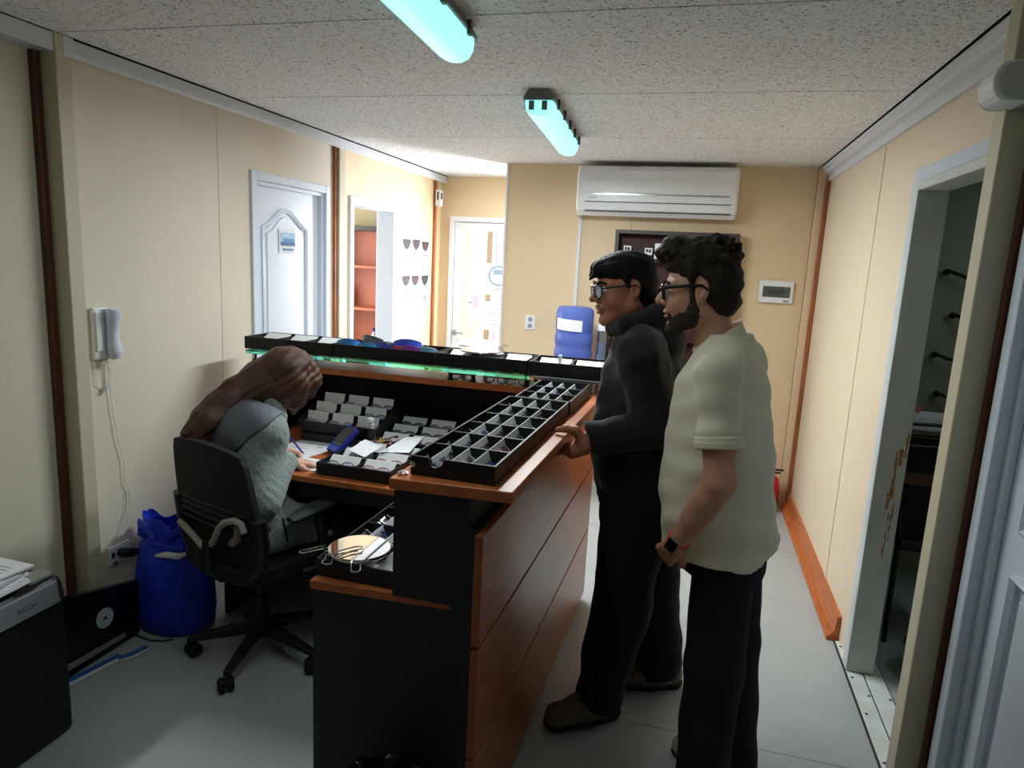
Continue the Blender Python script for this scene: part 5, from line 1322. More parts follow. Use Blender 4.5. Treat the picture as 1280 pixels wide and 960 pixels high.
class Head:
    def __init__(h, c, fwd, up=(0, 0, 1), s=1.0): h.c = np.array(c, float); h.R = frame(fwd, up); h.s = s
    def P(h, f, l, u): return h.c + h.R @ (np.array((f, l, u)) * h.s)
    def ell(h, S, c, r, k=0.02, op='u', R2=None):
        S.ell(h.P(*c), np.array(r) * h.s, h.R if R2 is None else h.R @ R2, k, op)
    def cone(h, S, a, b, ra, rb, k=0.02, op='u'): S.cone(h.P(*a), h.P(*b), ra * h.s, rb * h.s, k, op)
    def build(h, S, jaw=1.0, nose=1.0):
        h.ell(S, (-0.012, 0, 0.032), (0.098, 0.077, 0.088), 0.02)
        h.ell(S, (0.034, 0, -0.03), (0.060, 0.064 * jaw, 0.082), 0.03)
        for s in (-1, 1):
            h.cone(S, (-0.005, s * 0.050 * jaw, -0.055), (0.062, s * 0.014, -0.100), 0.026 * jaw, 0.020, 0.025)
            h.ell(S, (0.056, s * 0.040, -0.032), (0.030, 0.026, 0.028), 0.02)
            h.cone(S, (0.078, s * 0.012, 0.026), (0.064, s * 0.052, 0.026), 0.012, 0.010, 0.012)
        h.ell(S, (0.074, 0, -0.102), (0.020, 0.022, 0.016), 0.02)
        h.cone(S, (0.088, 0, 0.018), (0.116 * nose, 0, -0.025), 0.0075, 0.0112, 0.012)
        for s in (-1, 1): h.ell(S, (0.098, s * 0.012, -0.030), (0.012, 0.009, 0.009), 0.006)
        for s in (-1, 1): h.ell(S, (0.098, s * 0.033, 0.004), (0.016, 0.019, 0.011), 0.012, 's')
        h.ell(S, (0.088, 0, -0.056), (0.014, 0.026, 0.010), 0.012)
        h.ell(S, (0.0945, 0, -0.0585), (0.0095, 0.022, 0.0058), 0.004)
        h.ell(S, (0.0925, 0, -0.0715), (0.0095, 0.019, 0.0068), 0.004)
        h.ell(S, (0.104, 0, -0.0648), (0.012, 0.019, 0.0022), 0.003, 's')
        for s in (-1, 1):
            ca, sa = math.cos(s * 0.35), math.sin(s * 0.35)
            R2 = np.array([[math.cos(0.25), 0, -math.sin(0.25)], [0, 1, 0], [math.sin(0.25), 0, math.cos(0.25)]])
            h.ell(S, (-0.012, s * 0.080, -0.002), (0.019, 0.009, 0.033), 0.006, 'u', R2)
            h.ell(S, (-0.008, s * 0.089, 0.002), (0.011, 0.006, 0.020), 0.003, 's', R2)
            h.ell(S, (-0.006, s * 0.078, -0.030), (0.009, 0.007, 0.009), 0.006)
    def eyes(h, parent, iris=(52, 34, 24)):
        for s in (-1, 1):
            c = h.P(0.0795, s * 0.032, 0.004); r = 0.0122 * h.s
            e = MB().sphere((0, 0, 0), r, 16, 12, Matrix.Translation(c)).build('eye', M('eye_white', (226, 222, 216), 0.25), parent, smooth=True, local=True)
            f_ = h.R[:, 0]
            m4 = Matrix(h.R.tolist()).to_4x4(); m4.translation = c
            MB().sphere((0.0068 * h.s, 0, 0), (0.0062 * h.s, 0.0056 * h.s, 0.0056 * h.s), 12, 8, m4).build('iris', M('iris_%d' % iris[0], iris, 0.2), e, smooth=True, local=True)
    def glasses(h, parent, th=0.0035, half=0.024, hh=0.020, lens=True, m=None, fx=0.104, dz=0.0):
        m = m or black_m
        m4 = Matrix((h.R * h.s).tolist()).to_4x4(); m4.translation = h.c
        def ring(s):
            pts = []
            for i in range(22):
                a = 2 * PI * i / 22; ca, sa = math.cos(a), math.sin(a)
                rr = 1 / ((abs(ca) ** 2.7 + abs(sa) ** 2.7) ** (1 / 2.7))
                y = s * 0.033 + half * rr * ca
                pts.append((fx - abs(y) * abs(y) * 2.6, y, 0.002 + dz + hh * rr * sa))
            return pts
        mb = MB()
        for s in (-1, 1): mb.tube(ring(s), th, 6, closed=True, mat=m4)
        mb.tube([(fx + 0.001, -0.010, 0.010 + dz), (fx + 0.003, 0, 0.012 + dz), (fx + 0.001, 0.010, 0.010 + dz)], th, 6, mat=m4)
        root = mb.build('glasses_frame', m, parent, smooth=60, local=True)
        for s in (-1, 1):
            xe_ = fx - (0.033 + half) ** 2 * 2.6
            MB().tube([(xe_, s * (0.033 + half), 0.012 + dz), (xe_ - 0.014, s * 0.072, 0.014 + dz), (0.03, s * 0.080, 0.016 + dz), (-0.012, s * 0.086, 0.016 + dz), (-0.030, s * 0.086, 0.0 + dz)], [th * 1.3, th * 1.4, th * 1.2, th, th * 0.8], 6, mat=m4).build('temple', m, root, smooth=60, local=True)
            if lens:
                p = ring(s); n = len(p)
                MB().add([(q[0] - 0.0008, q[1], q[2]) for q in p] + [(q[0] + 0.0008, q[1], q[2]) for q in p], [tuple(range(n)), tuple(range(2 * n - 1, n - 1, -1))] + [(i, (i + 1) % n, n + (i + 1) % n, n + i) for i in range(n)], m4).build('lens', lens_m, root, local=True)
        return root
def hand(S, wrist, d, nrm, side, curl=(0.3, 0.35, 0.3), spread=0.06, s=1.0, thumb=None, tcurl=0.3, wr=0.026):
    """wrist point, d finger direction, nrm back-of-hand normal, side=+1 if thumb lies along cross(d, nrm)"""
    w = np.array(wrist, float); d = np.array(d, float); d /= np.linalg.norm(d)
    n = np.array(nrm, float); n -= d * (n @ d); n /= np.linalg.norm(n)
    t = np.cross(d, n) * side
    P = lambda a, b, c: w + s * (a * d + b * t + c * n)
    ys = (0.030, 0.010, -0.010, -0.028)
    kl = (0.086, 0.090, 0.086, 0.078)
    ln = ((0.042, 0.026, 0.022), (0.047, 0.030, 0.023), (0.044, 0.028, 0.022), (0.034, 0.021, 0.019))
    for i in range(4):
        S.cone(P(0.006, ys[i] * 0.55, 0), P(kl[i], ys[i], 0.002), 0.0155 * s, 0.0115 * s, 0.012)
    S.cone(P(-0.02, 0, 0), P(0.02, 0, 0), wr * s, 0.022 * s, 0.015, sq=(n, 0.75))
    for i in range(4):
        p = np.array((kl[i], ys[i], 0.002)); a = 0.0; sp_ = spread * (1.5 - i)
        r = 0.0096 if i < 3 else 0.0082
        for j in range(3):
            a += curl[j] if not hasattr(curl[j], '__len__') else curl[j][i]
            q = p + ln[i][j] * np.array((math.cos(a), sp_ * math.cos(a), -math.sin(a)))
            S.cone(P(*p), P(*q), r * s * (1 - 0.07 * j), r * s * (1 - 0.07 * (j + 1)), 0.004)
            p = q
    th_ = thumb if thumb is not None else [(0.018, 0.020, -0.008), (0.045, 0.048, -0.016), (0.074, 0.056, -0.022), (0.096, 0.052, -0.028)]
    th_ = [P(*q) for q in th_]
    S.chain(th_, [0.0165 * s, 0.0125 * s, 0.0108 * s, 0.0088 * s], 0.008)
# ================================================================ MAN IN CREAM POLO
def person(label, loc, group=None): return thing('person', label, 'person', (loc[0], loc[1], 0.0))
def rel(loc):
    o = np.array((loc[0], loc[1], 0.0))
    return lambda x, y, z: np.array((x, y, z)) - o
def build_polo_man():
    loc = (0.14, 2.19); R_ = rel(loc)
    t = person('man in cream polo shirt and dark jeans wearing a square black watch', loc)
    al = math.radians(22); F = np.array((-math.cos(al), math.sin(al), 0)); Lf = np.array((-math.sin(al), -math.cos(al), 0))
    yaw = math.atan2(F[1], F[0])
    c = lambda f, l, z: np.array((0, 0, z)) + F * f + Lf * l
    hd = Head(R_(0.005, 2.185, 1.625), (-1, 0.06, -0.10), (-0.05, 0, 1), 1.03)
    # torso axis (centre per level) in world X
    def row(z, x, y, rf, rl): p = R_(x, y, z); return (z, p[0], p[1], rf, rl)
    torso = [row(0.76, 0.162, 2.19, 0.178, 0.222), row(0.92, 0.134, 2.19, 0.180, 0.208), row(1.02, 0.105, 2.19, 0.175, 0.190), row(1.15, 0.105, 2.19, 0.158, 0.185), row(1.28, 0.110, 2.19, 0.138, 0.190), row(1.38, 0.110, 2.19, 0.118, 0.185), row(1.45, 0.105, 2.19, 0.085, 0.13), row(1.50, 0.10, 2.19, 0.06, 0.08)]
    shL, shR = R_(0.075, 1.995, 1.405), R_(0.165, 2.365, 1.405)
    elL, wrL = R_(0.105, 1.925, 1.115), R_(0.010, 1.985, 0.905)
    elR, wrR = R_(0.23, 2.43, 1.12), R_(0.19, 2.475, 0.88)
    body = Sdf()
    body.loft([(max(r[0], 0.88), r[1], r[2], r[3] - 0.022, r[4] - 0.024) for r in torso], yaw, 0.03)
    body.cone(R_(0.075, 2.19, 1.43), hd.P(-0.028, 0, -0.07), 0.062, 0.058, 0.03)
    body.chain([shL, elL, wrL], [0.050, 0.041, 0.029], 0.02); body.chain([shR, elR, wrR], [0.050, 0.040, 0.028], 0.02)
    body.cone(elL * 0.75 + wrL * 0.25, elL * 0.45 + wrL * 0.55, 0.042, 0.036, 0.02)
    hd.build(body, 1.04)
    hand(body, wrL + (wrL - elL) / np.linalg.norm(wrL - elL) * 0.02, (-0.30, 0.72, -0.62), (-0.55, -0.55, -0.35), -1, (0.6, 0.8, 0.5), 0.03, 0.96)
    hand(body, wrR, (-0.2, 0.0, -0.95), (0.1, 0.95, 0.1), 1, (0.4, 0.5, 0.4), 0.03)
    hips = [(R_(0.165, 2.105, 0.86), 0.105), (R_(0.155, 2.06, 0.50), 0.068), (R_(0.148, 2.005, 0.09), 0.045)]
    hipr = [(R_(0.195, 2.265, 0.86), 0.105), (R_(0.215, 2.26, 0.50), 0.068), (R_(0.265, 2.235, 0.09), 0.045)]
    for lg_ in (hips, hipr): body.chain([lg_[0][0] + np.array((-0.02, 0.015 if lg_ is hips else -0.015, 0.0)), lg_[1][0], lg_[2][0]], [0.062, 0.052, 0.036], 0.02)
    bo = body.mesh('body', 0.0042, skin2, t)
    hd.eyes(t)
    hd.glasses(t, 0.0042, 0.0245, 0.019)
    # hair
    h = Sdf()
    hd.ell(h, (-0.006, 0, 0.088), (0.106, 0.084, 0.070), 0.02)
    hd.ell(h, (-0.048, 0, 0.025), (0.074, 0.086, 0.088), 0.02)
    hd.ell(h, (-0.06, 0, -0.035), (0.055, 0.066, 0.050), 0.02)
    hd.ell(h, (0.068, 0.01, 0.122), (0.042, 0.058, 0.036), 0.015)
    hd.ell(h, (0.097, 0.02, 0.112), (0.026, 0.040, 0.026), 0.01)
    for s in (-1, 1):
        hd.cone(h, (0.014, s * 0.072, 0.06), (0.016, s * 0.074, 0.012), 0.020, 0.008, 0.012)
        hd.ell(h, (0.03, s * 0.066, 0.072), (0.035, 0.018, 0.030), 0.012)
    r = random.Random(3)
    for k in range(60):
        a = r.uniform(-1.3, 1.3); b = r.uniform(-0.35, 1.0)
        hd.ell(h, (-0.01 + 0.11 * math.cos(b) * math.sin(a) * 1.0, 0.080 * math.cos(b) * math.sin(r.uniform(-1.5, 1.5)), 0.086 + 0.062 * abs(math.sin(b * 1.4))), (0.0115, 0.011, 0.010), 0.010)
    hd.ell(h, (0.088, 0, -0.02), (0.075, 0.12, 0.075), 0.008, 's')
    for s in (-1, 1): hd.ell(h, (-0.012, s * 0.088, -0.004), (0.020, 0.016, 0.036), 0.006, 's')
    h.mesh('hair', 0.0036, brown_hair, t, folds(0.0040, 115, 5))
    # beard
    b = Sdf()
    for s in (-1, 1):
        hd.cone(b, (0.016, s * 0.0735, 0.014), (0.012, s * 0.0705, -0.014), 0.0075, 0.010, 0.01)
        hd.cone(b, (0.012, s * 0.0695, -0.012), (0.010, s * 0.064, -0.055), 0.010, 0.016, 0.01)
        hd.cone(b, (0.010, s * 0.056, -0.060), (0.064, s * 0.018, -0.106), 0.025, 0.022, 0.015)
        hd.cone(b, (0.092, s * 0.006, -0.047), (0.080, s * 0.027, -0.060), 0.0065, 0.006, 0.006)
        hd.cone(b, (0.080, s * 0.029, -0.062), (0.074, s * 0.025, -0.095), 0.007, 0.012, 0.008)
    hd.ell(b, (0.076, 0, -0.110), (0.024, 0.026, 0.022), 0.012)
    for s in (-1, 1): hd.ell(b, (0.036, s * 0.050, -0.082), (0.040, 0.020, 0.026), 0.015)
    b.mesh('beard', 0.0034, beard_m, t, folds(0.0022, 260, 8))
    # eyebrow strokes
    for s in (-1, 1):
        e = Sdf(); e.chain([hd.P(0.099, s * 0.016, 0.026), hd.P(0.094, s * 0.035, 0.031), hd.P(0.080, s * 0.050, 0.026)], [0.004, 0.0045, 0.003], 0.004); e.mesh('eyebrow', 0.0022, brown_hair, t, pad=0.012)
    # polo
    p = Sdf()
    p.loft(torso, yaw, 0.035)
    p.cone(R_(0.10, 2.11, 1.435), shL, 0.062, 0.066, 0.04); p.cone(R_(0.13, 2.27, 1.435), shR, 0.062, 0.066, 0.04)
    p.cut(R_(0.1, 2.19, 0.852), (0.06, 0.06, -1))
    p.cut(R_(0.070, 2.19, 1.522), (-0.42, 0, 1))
    slv = Sdf()
    for sh, el in ((shL, elL), (shR, elR)):
        e2 = sh + (el - sh) * 0.64
        slv.cone(sh, sh + (el - sh) * 0.75, 0.064, 0.062, 0.02)
    p2 = Sdf(); p2.p = [q for q in p.p if q[0] == 'u'] 
    for sh, el in ((shL, elL), (shR, elR)):
        u_ = (el - sh) / np.linalg.norm(el - sh)
        p2.cone(sh, sh + (el - sh) * 0.47, 0.066, 0.062, 0.03)
    p2.p += [q for q in p.p if q[0] == 'cut']
    for lg_ in (): pass
    f1, f2 = folds(0.009, 22, 2, (1, 1, 0.7)), folds(0.0045, 50, 9)
    p2.mesh('polo_shirt', 0.0052, polo_m, t, lambda P: f1(P) + f2(P))
    for sh, el, nm in ((shL, elL, 'sleeve_cuff'), (shR, elR, 'sleeve_cuff')):
        cf = Sdf(); u_ = (el - sh) / np.linalg.norm(el - sh)
        a0, a1 = sh + u_ * 0.105, sh + u_ * 0.205
        cf.cone(a0, a1 + u_ * 0.05, 0.0682, 0.0655, 0.0)
        cf.cut(a1, u_); cf.cut(a0 + u_ * 0.066, -u_)
        cf.cone(a0, a1 + u_ * 0.08, 0.047, 0.046, 0.004, 's')
        cf.mesh(nm, 0.0042, polo_m, t, folds(0.002, 40, 4))
        bd = Sdf(); bd.cone(a1 - u_ * 0.02, a1 + u_ * 0.05, 0.0680, 0.0672, 0.0); bd.cut(a1 + u_ * 0.001, u_); bd.cut(a1 - u_ * 0.020, -u_)
        bd.cone(a0, a1 + u_ * 0.08, 0.047, 0.046, 0.004, 's'); bd.mesh('cuff_band', 0.0036, M('polo_rib', (224, 214, 190), 0.85, bump=(500, 0.2)), t)
    co = Sdf(); cc_ = R_(0.072, 2.19, 1.49)
    n_ = hd.P(-0.028, 0, -0.07) - R_(0.085, 2.19, 1.43); n_ = n_ / np.linalg.norm(n_)
    co.cone(cc_ - n_ * 0.045, cc_ + n_ * 0.055, 0.085, 0.074, 0.0); co.cut(cc_ + n_ * 0.010, n_ * 1.0 + np.array((-0.35, 0, 0))); co.cut(cc_ - n_ * 0.040, -n_ + np.array((0.25, 0, 0)))
    co.cone(cc_ - n_ * 0.09, cc_ + n_ * 0.11, 0.079, 0.0645, 0.002, 's')
    co.mesh('collar', 0.0036, polo_m, t, folds(0.0015, 50, 3))
    # jeans
    j = Sdf()
    j.loft([row(0.78, 0.155, 2.19, 0.125, 0.170), row(0.98, 0.135, 2.19, 0.125, 0.160)], yaw, 0.03)
    for lg_ in (hips, hipr): j.chain([lg_[0][0] - np.array((0.012, -0.01 if lg_ is hips else 0.01, 0.0)), lg_[1][0]], [0.092, 0.088], 0.03); j.chain([lg_[1][0], lg_[2][0] - np.array((0, 0, 0.03))], [0.088, 0.076], 0.02)
    j.ell(R_(0.200, 2.18, 0.80), (0.075, 0.12, 0.09), None, 0.03)
    j.cut(R_(0.2, 2.2, 0.035), (0, 0, -1))
    f3 = folds(0.006, 26, 12, (1, 1, 1.3))
    j.mesh('jeans', 0.0055, jeans_m, t, lambda P: f3(P) * (0.35 + np.clip((0.55 - P[:, 2]) * 1.5, 0, 1)))
    # back pocket outline
    pk = [R_(x, y, z) for x, y, z in ((0.150, 1.985, 0.80), (0.150, 1.975, 0.70), (0.175, 1.972, 0.655), (0.205, 1.978, 0.64), (0.235, 1.995, 0.66), (0.255, 2.015, 0.71), (0.258, 2.02, 0.80))]
    # shoes
    for an, d_, nm in ((hips[2][0], (-0.55, -0.55, 0), 'shoe'), (hipr[2][0], (-0.95, 0.32, 0), 'shoe')):
        d_ = np.array(d_) / np.linalg.norm(d_); s_ = np.array((-d_[1], d_[0], 0))
        b0 = np.array((an[0], an[1], 0))
        sh = Sdf()
        sh.cone(b0 - d_ * 0.045 + (0, 0, 0.045), b0 + d_ * 0.08 + (0, 0, 0.045), 0.042, 0.046, 0.03)
        sh.cone(b0 + d_ * 0.08 + (0, 0, 0.042), b0 + d_ * 0.175 + (0, 0, 0.036), 0.047, 0.038, 0.03)
        sh.cone(b0 + (0, 0, 0.05), b0 + (0, 0, 0.10), 0.048, 0.044, 0.03)
        sh.cut((0, 0, 0.014), (0, 0, -1))
        so_ = sh.mesh(nm, 0.0045, beige_shoe, t, pad=0.02)
        sl_ = Sdf(); sl_.cone(b0 - d_ * 0.045 + (0, 0, 0.03), b0 + d_ * 0.08 + (0, 0, 0.03), 0.046, 0.050, 0.02); sl_.cone(b0 + d_ * 0.08 + (0, 0, 0.03), b0 + d_ * 0.175 + (0, 0, 0.03), 0.050, 0.042, 0.02)
        sl_.cut((0, 0, 0.018), (0, 0, 1)); sl_.cut((0, 0, 0.001), (0, 0, -1)); sl_.mesh('sole', 0.0045, sole_m, so_, pad=0.02)
    # watch
    ax = (wrL - elL) / np.linalg.norm(wrL - elL); wc = wrL - ax * 0.008
    st_ = Sdf(); st_.cone(wc - ax * 0.03, wc + ax * 0.03, 0.0345, 0.0325, 0); st_.cut(wc + ax * 0.012, ax); st_.cut(wc - ax * 0.012, -ax); st_.cone(wc - ax * 0.06, wc + ax * 0.06, 0.0300, 0.0270, 0.001, 's')
    wt = st_.mesh('watch_strap', 0.0026, M('orange_strap', (214, 84, 52), 0.5), t, pad=0.01)
    nv = np.array((-0.35, -1.0, 0.25)); nv -= ax * (nv @ ax); nv /= np.linalg.norm(nv)
    m4 = Matrix(np.stack([np.cross(ax, nv), ax, nv], 1).tolist()).to_4x4(); m4.translation = wc + nv * 0.037
    MB().box(-0.018, 0.018, -0.021, 0.021, -0.006, 0.005, m4).build('watch_case', steel_m, wt, bevel=0.004, local=True)
    MB().box(-0.016, 0.016, -0.019, 0.019, 0.0045, 0.0065, m4).build('watch_face', blackgloss_m, wt, bevel=0.002, local=True)
    t.location.y -= 0.045; t.location.x += 0.006
    return t
build_polo_man()

# ================================================================ MAN IN BLACK HOODIE
def build_hoodie_man():
    loc = (-0.13, 2.46); R_ = rel(loc)
    t = person('man in black hooded top and glasses gripping the bar counter edge', loc)
    al = math.radians(6); F = np.array((-math.cos(al), math.sin(al), 0))
    yaw = math.atan2(F[1], F[0])
    def row(z, x, y, rf, rl): p = R_(x, y, z); return (z, p[0], p[1], rf, rl)
    hd = Head(R_(-0.248, 2.49, 1.603), (-0.90, -0.44, -0.12), (-0.03, 0.02, 1), 1.03)
    torso = [row(0.84, -0.125, 2.47, 0.150, 0.195), row(0.95, -0.150, 2.47, 0.172, 0.205), row(1.06, -0.158, 2.47, 0.175, 0.200), row(1.2, -0.152, 2.47, 0.160, 0.20), row(1.32, -0.150, 2.47, 0.145, 0.20), row(1.40, -0.15, 2.48, 0.118, 0.185), row(1.46, -0.165, 2.48, 0.085, 0.12), row(1.51, -0.185, 2.485, 0.06, 0.08)]
    shL, shR = R_(-0.145, 2.285, 1.395), R_(-0.13, 2.665, 1.395)
    elL, wrL = R_(-0.095, 2.265, 1.168), R_(-0.288, 2.215, 1.118)
    elR, wrR = R_(-0.08, 2.75, 1.14), R_(-0.22, 2.72, 0.95)
    body = Sdf()
    body.loft([(max(r[0], 0.93), r[1], r[2], r[3] - 0.036, r[4] - 0.036) for r in torso], yaw, 0.03)
    body.cone(R_(-0.185, 2.48, 1.43), hd.P(-0.028, 0, -0.07), 0.064, 0.060, 0.03)
    body.chain([shL, elL, wrL], [0.052, 0.042, 0.030], 0.02); body.chain([shR, elR, wrR], [0.052, 0.042, 0.030], 0.02)
    hd.build(body, 1.10, 1.0)
    # left hand gripping the bar edge: fingers under the board, thumb on top
    th_w = [R_(-0.318, 2.185, 1.118), R_(-0.338, 2.170, 1.148), R_(-0.368, 2.160, 1.152), R_(-0.396, 2.163, 1.1445)]
    hw = R_(-0.305, 2.213, 1.102)
    d_ = np.array((-0.92, -0.05, -0.38)); d_ /= np.linalg.norm(d_)
    hand(body, hw, d_, (-0.38, 0.05, -0.9), 1, (-0.05, 0.15, 0.1), 0.03, 0.86, thumb=[(0.0, 0.03, 0.0), (0.005, 0.032, 0.0), (0.008, 0.032, 0.0), (0.01, 0.032, 0.0)])
    body.chain([R_(-0.300, 2.200, 1.11)] + th_w, [0.020, 0.018, 0.0135, 0.0115, 0.0095], 0.012)
    body.cone(R_(-0.305, 2.195, 1.09), R_(-0.345, 2.190, 1.066), 0.028, 0.022, 0.02)
    hand(body, wrR, (-0.6, -0.1, -0.75), (0.1, 0.95, 0.1), 1, (0.4, 0.5, 0.4), 0.03)
    lgL = [(R_(-0.130, 2.375, 0.86), 0.110), (R_(-0.155, 2.365, 0.47), 0.075), (R_(-0.215, 2.350, 0.10), 0.05)]
    lgR = [(R_(-0.110, 2.565, 0.86), 0.110), (R_(-0.060, 2.60, 0.47), 0.075), (R_(0.0, 2.64, 0.10), 0.05)]
    for lg_ in (lgL, lgR): body.chain([q[0] for q in lg_], [q[1] * 0.66 for q in lg_], 0.02)
    body.mesh('body', 0.0042, skin1, t)
    hd.eyes(t)
    hd.glasses(t, 0.0026, 0.0255, 0.021, m=M('gunmetal_frame', (40, 40, 52), 0.3, metal=0.5), fx=0.108, dz=-0.002)
    h = Sdf()
    hd.ell(h, (-0.006, 0, 0.072), (0.107, 0.086, 0.060), 0.02)
    hd.ell(h, (-0.045, 0, 0.025), (0.074, 0.087, 0.088), 0.02)
    hd.ell(h, (-0.06, 0, -0.04), (0.054, 0.066, 0.045), 0.02)
    hd.ell(h, (0.066, 0, 0.078), (0.046, 0.066, 0.032), 0.015)
    hd.cone(h, (0.095, 0.0, 0.065), (0.122, 0.004, 0.044), 0.013, 0.003, 0.008)
    hd.cone(h, (0.098, 0.02, 0.07), (0.118, 0.026, 0.052), 0.012, 0.004, 0.008)
    hd.cone(h, (0.096, -0.02, 0.07), (0.116, -0.018, 0.054), 0.012, 0.004, 0.008)
    for s in (-1, 1):
        hd.cone(h, (0.016, s * 0.074, 0.05), (0.012, s * 0.0765, 0.012), 0.016, 0.006, 0.012)
        hd.ell(h, (0.045, s * 0.058, 0.066), (0.035, 0.020, 0.022), 0.012)
    hd.ell(h, (0.090, 0, -0.045), (0.080, 0.12, 0.085), 0.006, 's')
    for s in (-1, 1): hd.ell(h, (-0.012, s * 0.090, -0.006), (0.020, 0.016, 0.034), 0.006, 's')
    h.mesh('hair', 0.0036, black_hair, t, folds(0.002, 110, 6))
    for s in (-1, 1):
        e = Sdf(); e.chain([hd.P(0.100, s * 0.014, 0.026), hd.P(0.095, s * 0.034, 0.032), hd.P(0.080, s * 0.052, 0.027)], [0.004, 0.0045, 0.003], 0.004); e.mesh('eyebrow', 0.0022, black_hair, t, pad=0.012)
    mo = Sdf(); mo.cone(hd.P(0.097, -0.018, -0.051), hd.P(0.097, 0.018, -0.051), 0.004, 0.004, 0.003); mo.mesh('moustache', 0.0022, M('faint_moustache', (96, 62, 50), 0.7), t, pad=0.012)
    # hoodie
    p = Sdf()
    p.loft(torso, yaw, 0.035)
    p.cone(R_(-0.15, 2.38, 1.43), shL, 0.066, 0.074, 0.04); p.cone(R_(-0.15, 2.58, 1.43), shR, 0.066, 0.074, 0.04)
    p.chain([shL, elL], [0.074, 0.066], 0.03); p.chain([shR, elR, wrR], [0.074, 0.062, 0.048], 0.03)
    ux = (wrL - elL) / np.linalg.norm(wrL - elL)
    p.chain([elL, wrL - ux * 0.015], [0.066, 0.052], 0.03)
    p.cut(R_(-0.17, 2.47, 1.525), (-0.55, -0.1, 1)); p.cut(R_(-0.1, 2.47, 0.85), (0.0, 0, -1))
    p.cut(wrL + ux * 0.004, ux * np.array((1, 1, 1)))
    f1, f2 = folds(0.012, 24, 31, (1, 1, 0.9)), folds(0.0055, 58, 19)
    p.mesh('hooded_top', 0.0055, hood_m, t, lambda P: f1(P) + f2(P))
    # hood collar lying round the neck
    co = Sdf(); cc_ = R_(-0.185, 2.48, 1.485)
    pts = []
    for i in range(17):
        a = 2 * PI * i / 16
        pts.append(cc_ + np.array((0.092 * math.cos(a) * -1, 0.095 * math.sin(a), -0.035 * math.cos(a) + 0.012)))
    for i in range(16):
        w = 0.5 - 0.5 * math.cos(2 * PI * i / 16)
        co.cone(pts[i], pts[i + 1], 0.020 + 0.020 * w, 0.020 + 0.020 * w, 0.02)
    co.ell(R_(-0.07, 2.48, 1.43), (0.06, 0.11, 0.09), None, 0.03)
    co.mesh('hood', 0.005, hood_m, t, folds(0.004, 45, 14))
    cf = Sdf(); cf.cone(wrL - ux * 0.05, wrL + ux * 0.04, 0.050, 0.047, 0.0); cf.cut(wrL + ux * 0.012, ux); cf.cut(wrL - ux * 0.04, -ux); cf.cone(wrL - ux * 0.1, wrL + ux * 0.1, 0.038, 0.036, 0.002, 's'); cf.mesh('sleeve_cuff', 0.0036, hood_m, t, folds(0.0015, 60, 4))
    hm = Sdf(); hm.loft([row(0.80, -0.118, 2.47, 0.150, 0.192), row(0.90, -0.135, 2.47, 0.157, 0.198)], yaw, 0); hm.cut(R_(0, 0, 0.835), (0, 0, -1)); hm.cut(R_(0, 0, 0.885), (0, 0, 1)); hm.mesh('waistband', 0.0055, M('hoodie_rib', (24, 22, 24), 0.9, bump=(300, 0.3)), t, folds(0.003, 30, 3))
    j = Sdf()
    j.loft([row(0.80, -0.125, 2.47, 0.138, 0.180), row(0.95, -0.13, 2.47, 0.135, 0.17)], yaw, 0.03)
    for lg_ in (lgL, lgR): j.chain([lg_[0][0], lg_[1][0]], [0.125, 0.105], 0.04); j.chain([lg_[1][0], lg_[2][0] - np.array((0, 0, 0.03))], [0.105, 0.088], 0.03)
    j.cut(R_(0, 0, 0.055), (0, 0, -1))
    f3 = folds(0.009, 24, 22, (1, 1, 1.3))
    j.mesh('trousers', 0.006, pants_m, t, lambda P: f3(P) * (0.4 + np.clip((0.55 - P[:, 2]) * 1.6, 0, 1)))
    for an, d_ in ((lgL[2][0], (-0.80, -0.60, 0)), (lgR[2][0], (-0.92, -0.35, 0))):
        d_ = np.array(d_) / np.linalg.norm(d_)
        b0 = np.array((an[0], an[1], 0))
        sh = Sdf()
        sh.cone(b0 - d_ * 0.05 + (0, 0, 0.055), b0 + d_ * 0.06 + (0, 0, 0.055), 0.048, 0.050, 0.03)
        sh.cone(b0 + d_ * 0.06 + (0, 0, 0.05), b0 + d_ * 0.165 + (0, 0, 0.045), 0.052, 0.046, 0.03)
        sh.cone(b0 + (0, 0, 0.06), b0 - d_ * 0.005 + (0, 0, 0.15), 0.052, 0.050, 0.03)
        sh.cut((0, 0, 0.016), (0, 0, -1))
        f4 = folds(0.003, 60, 5)
        so_ = sh.mesh('boot', 0.0045, boot_m, t, f4, pad=0.02)
        sl_ = Sdf(); sl_.cone(b0 - d_ * 0.05 + (0, 0, 0.03), b0 + d_ * 0.06 + (0, 0, 0.03), 0.052, 0.054, 0.02); sl_.cone(b0 + d_ * 0.06 + (0, 0, 0.03), b0 + d_ * 0.165 + (0, 0, 0.03), 0.055, 0.050, 0.02)
        sl_.cut((0, 0, 0.024), (0, 0, 1)); sl_.cut((0, 0, 0.001), (0, 0, -1)); sl_.mesh('sole', 0.0045, sole_m, so_, pad=0.02)
    return t
build_hoodie_man()

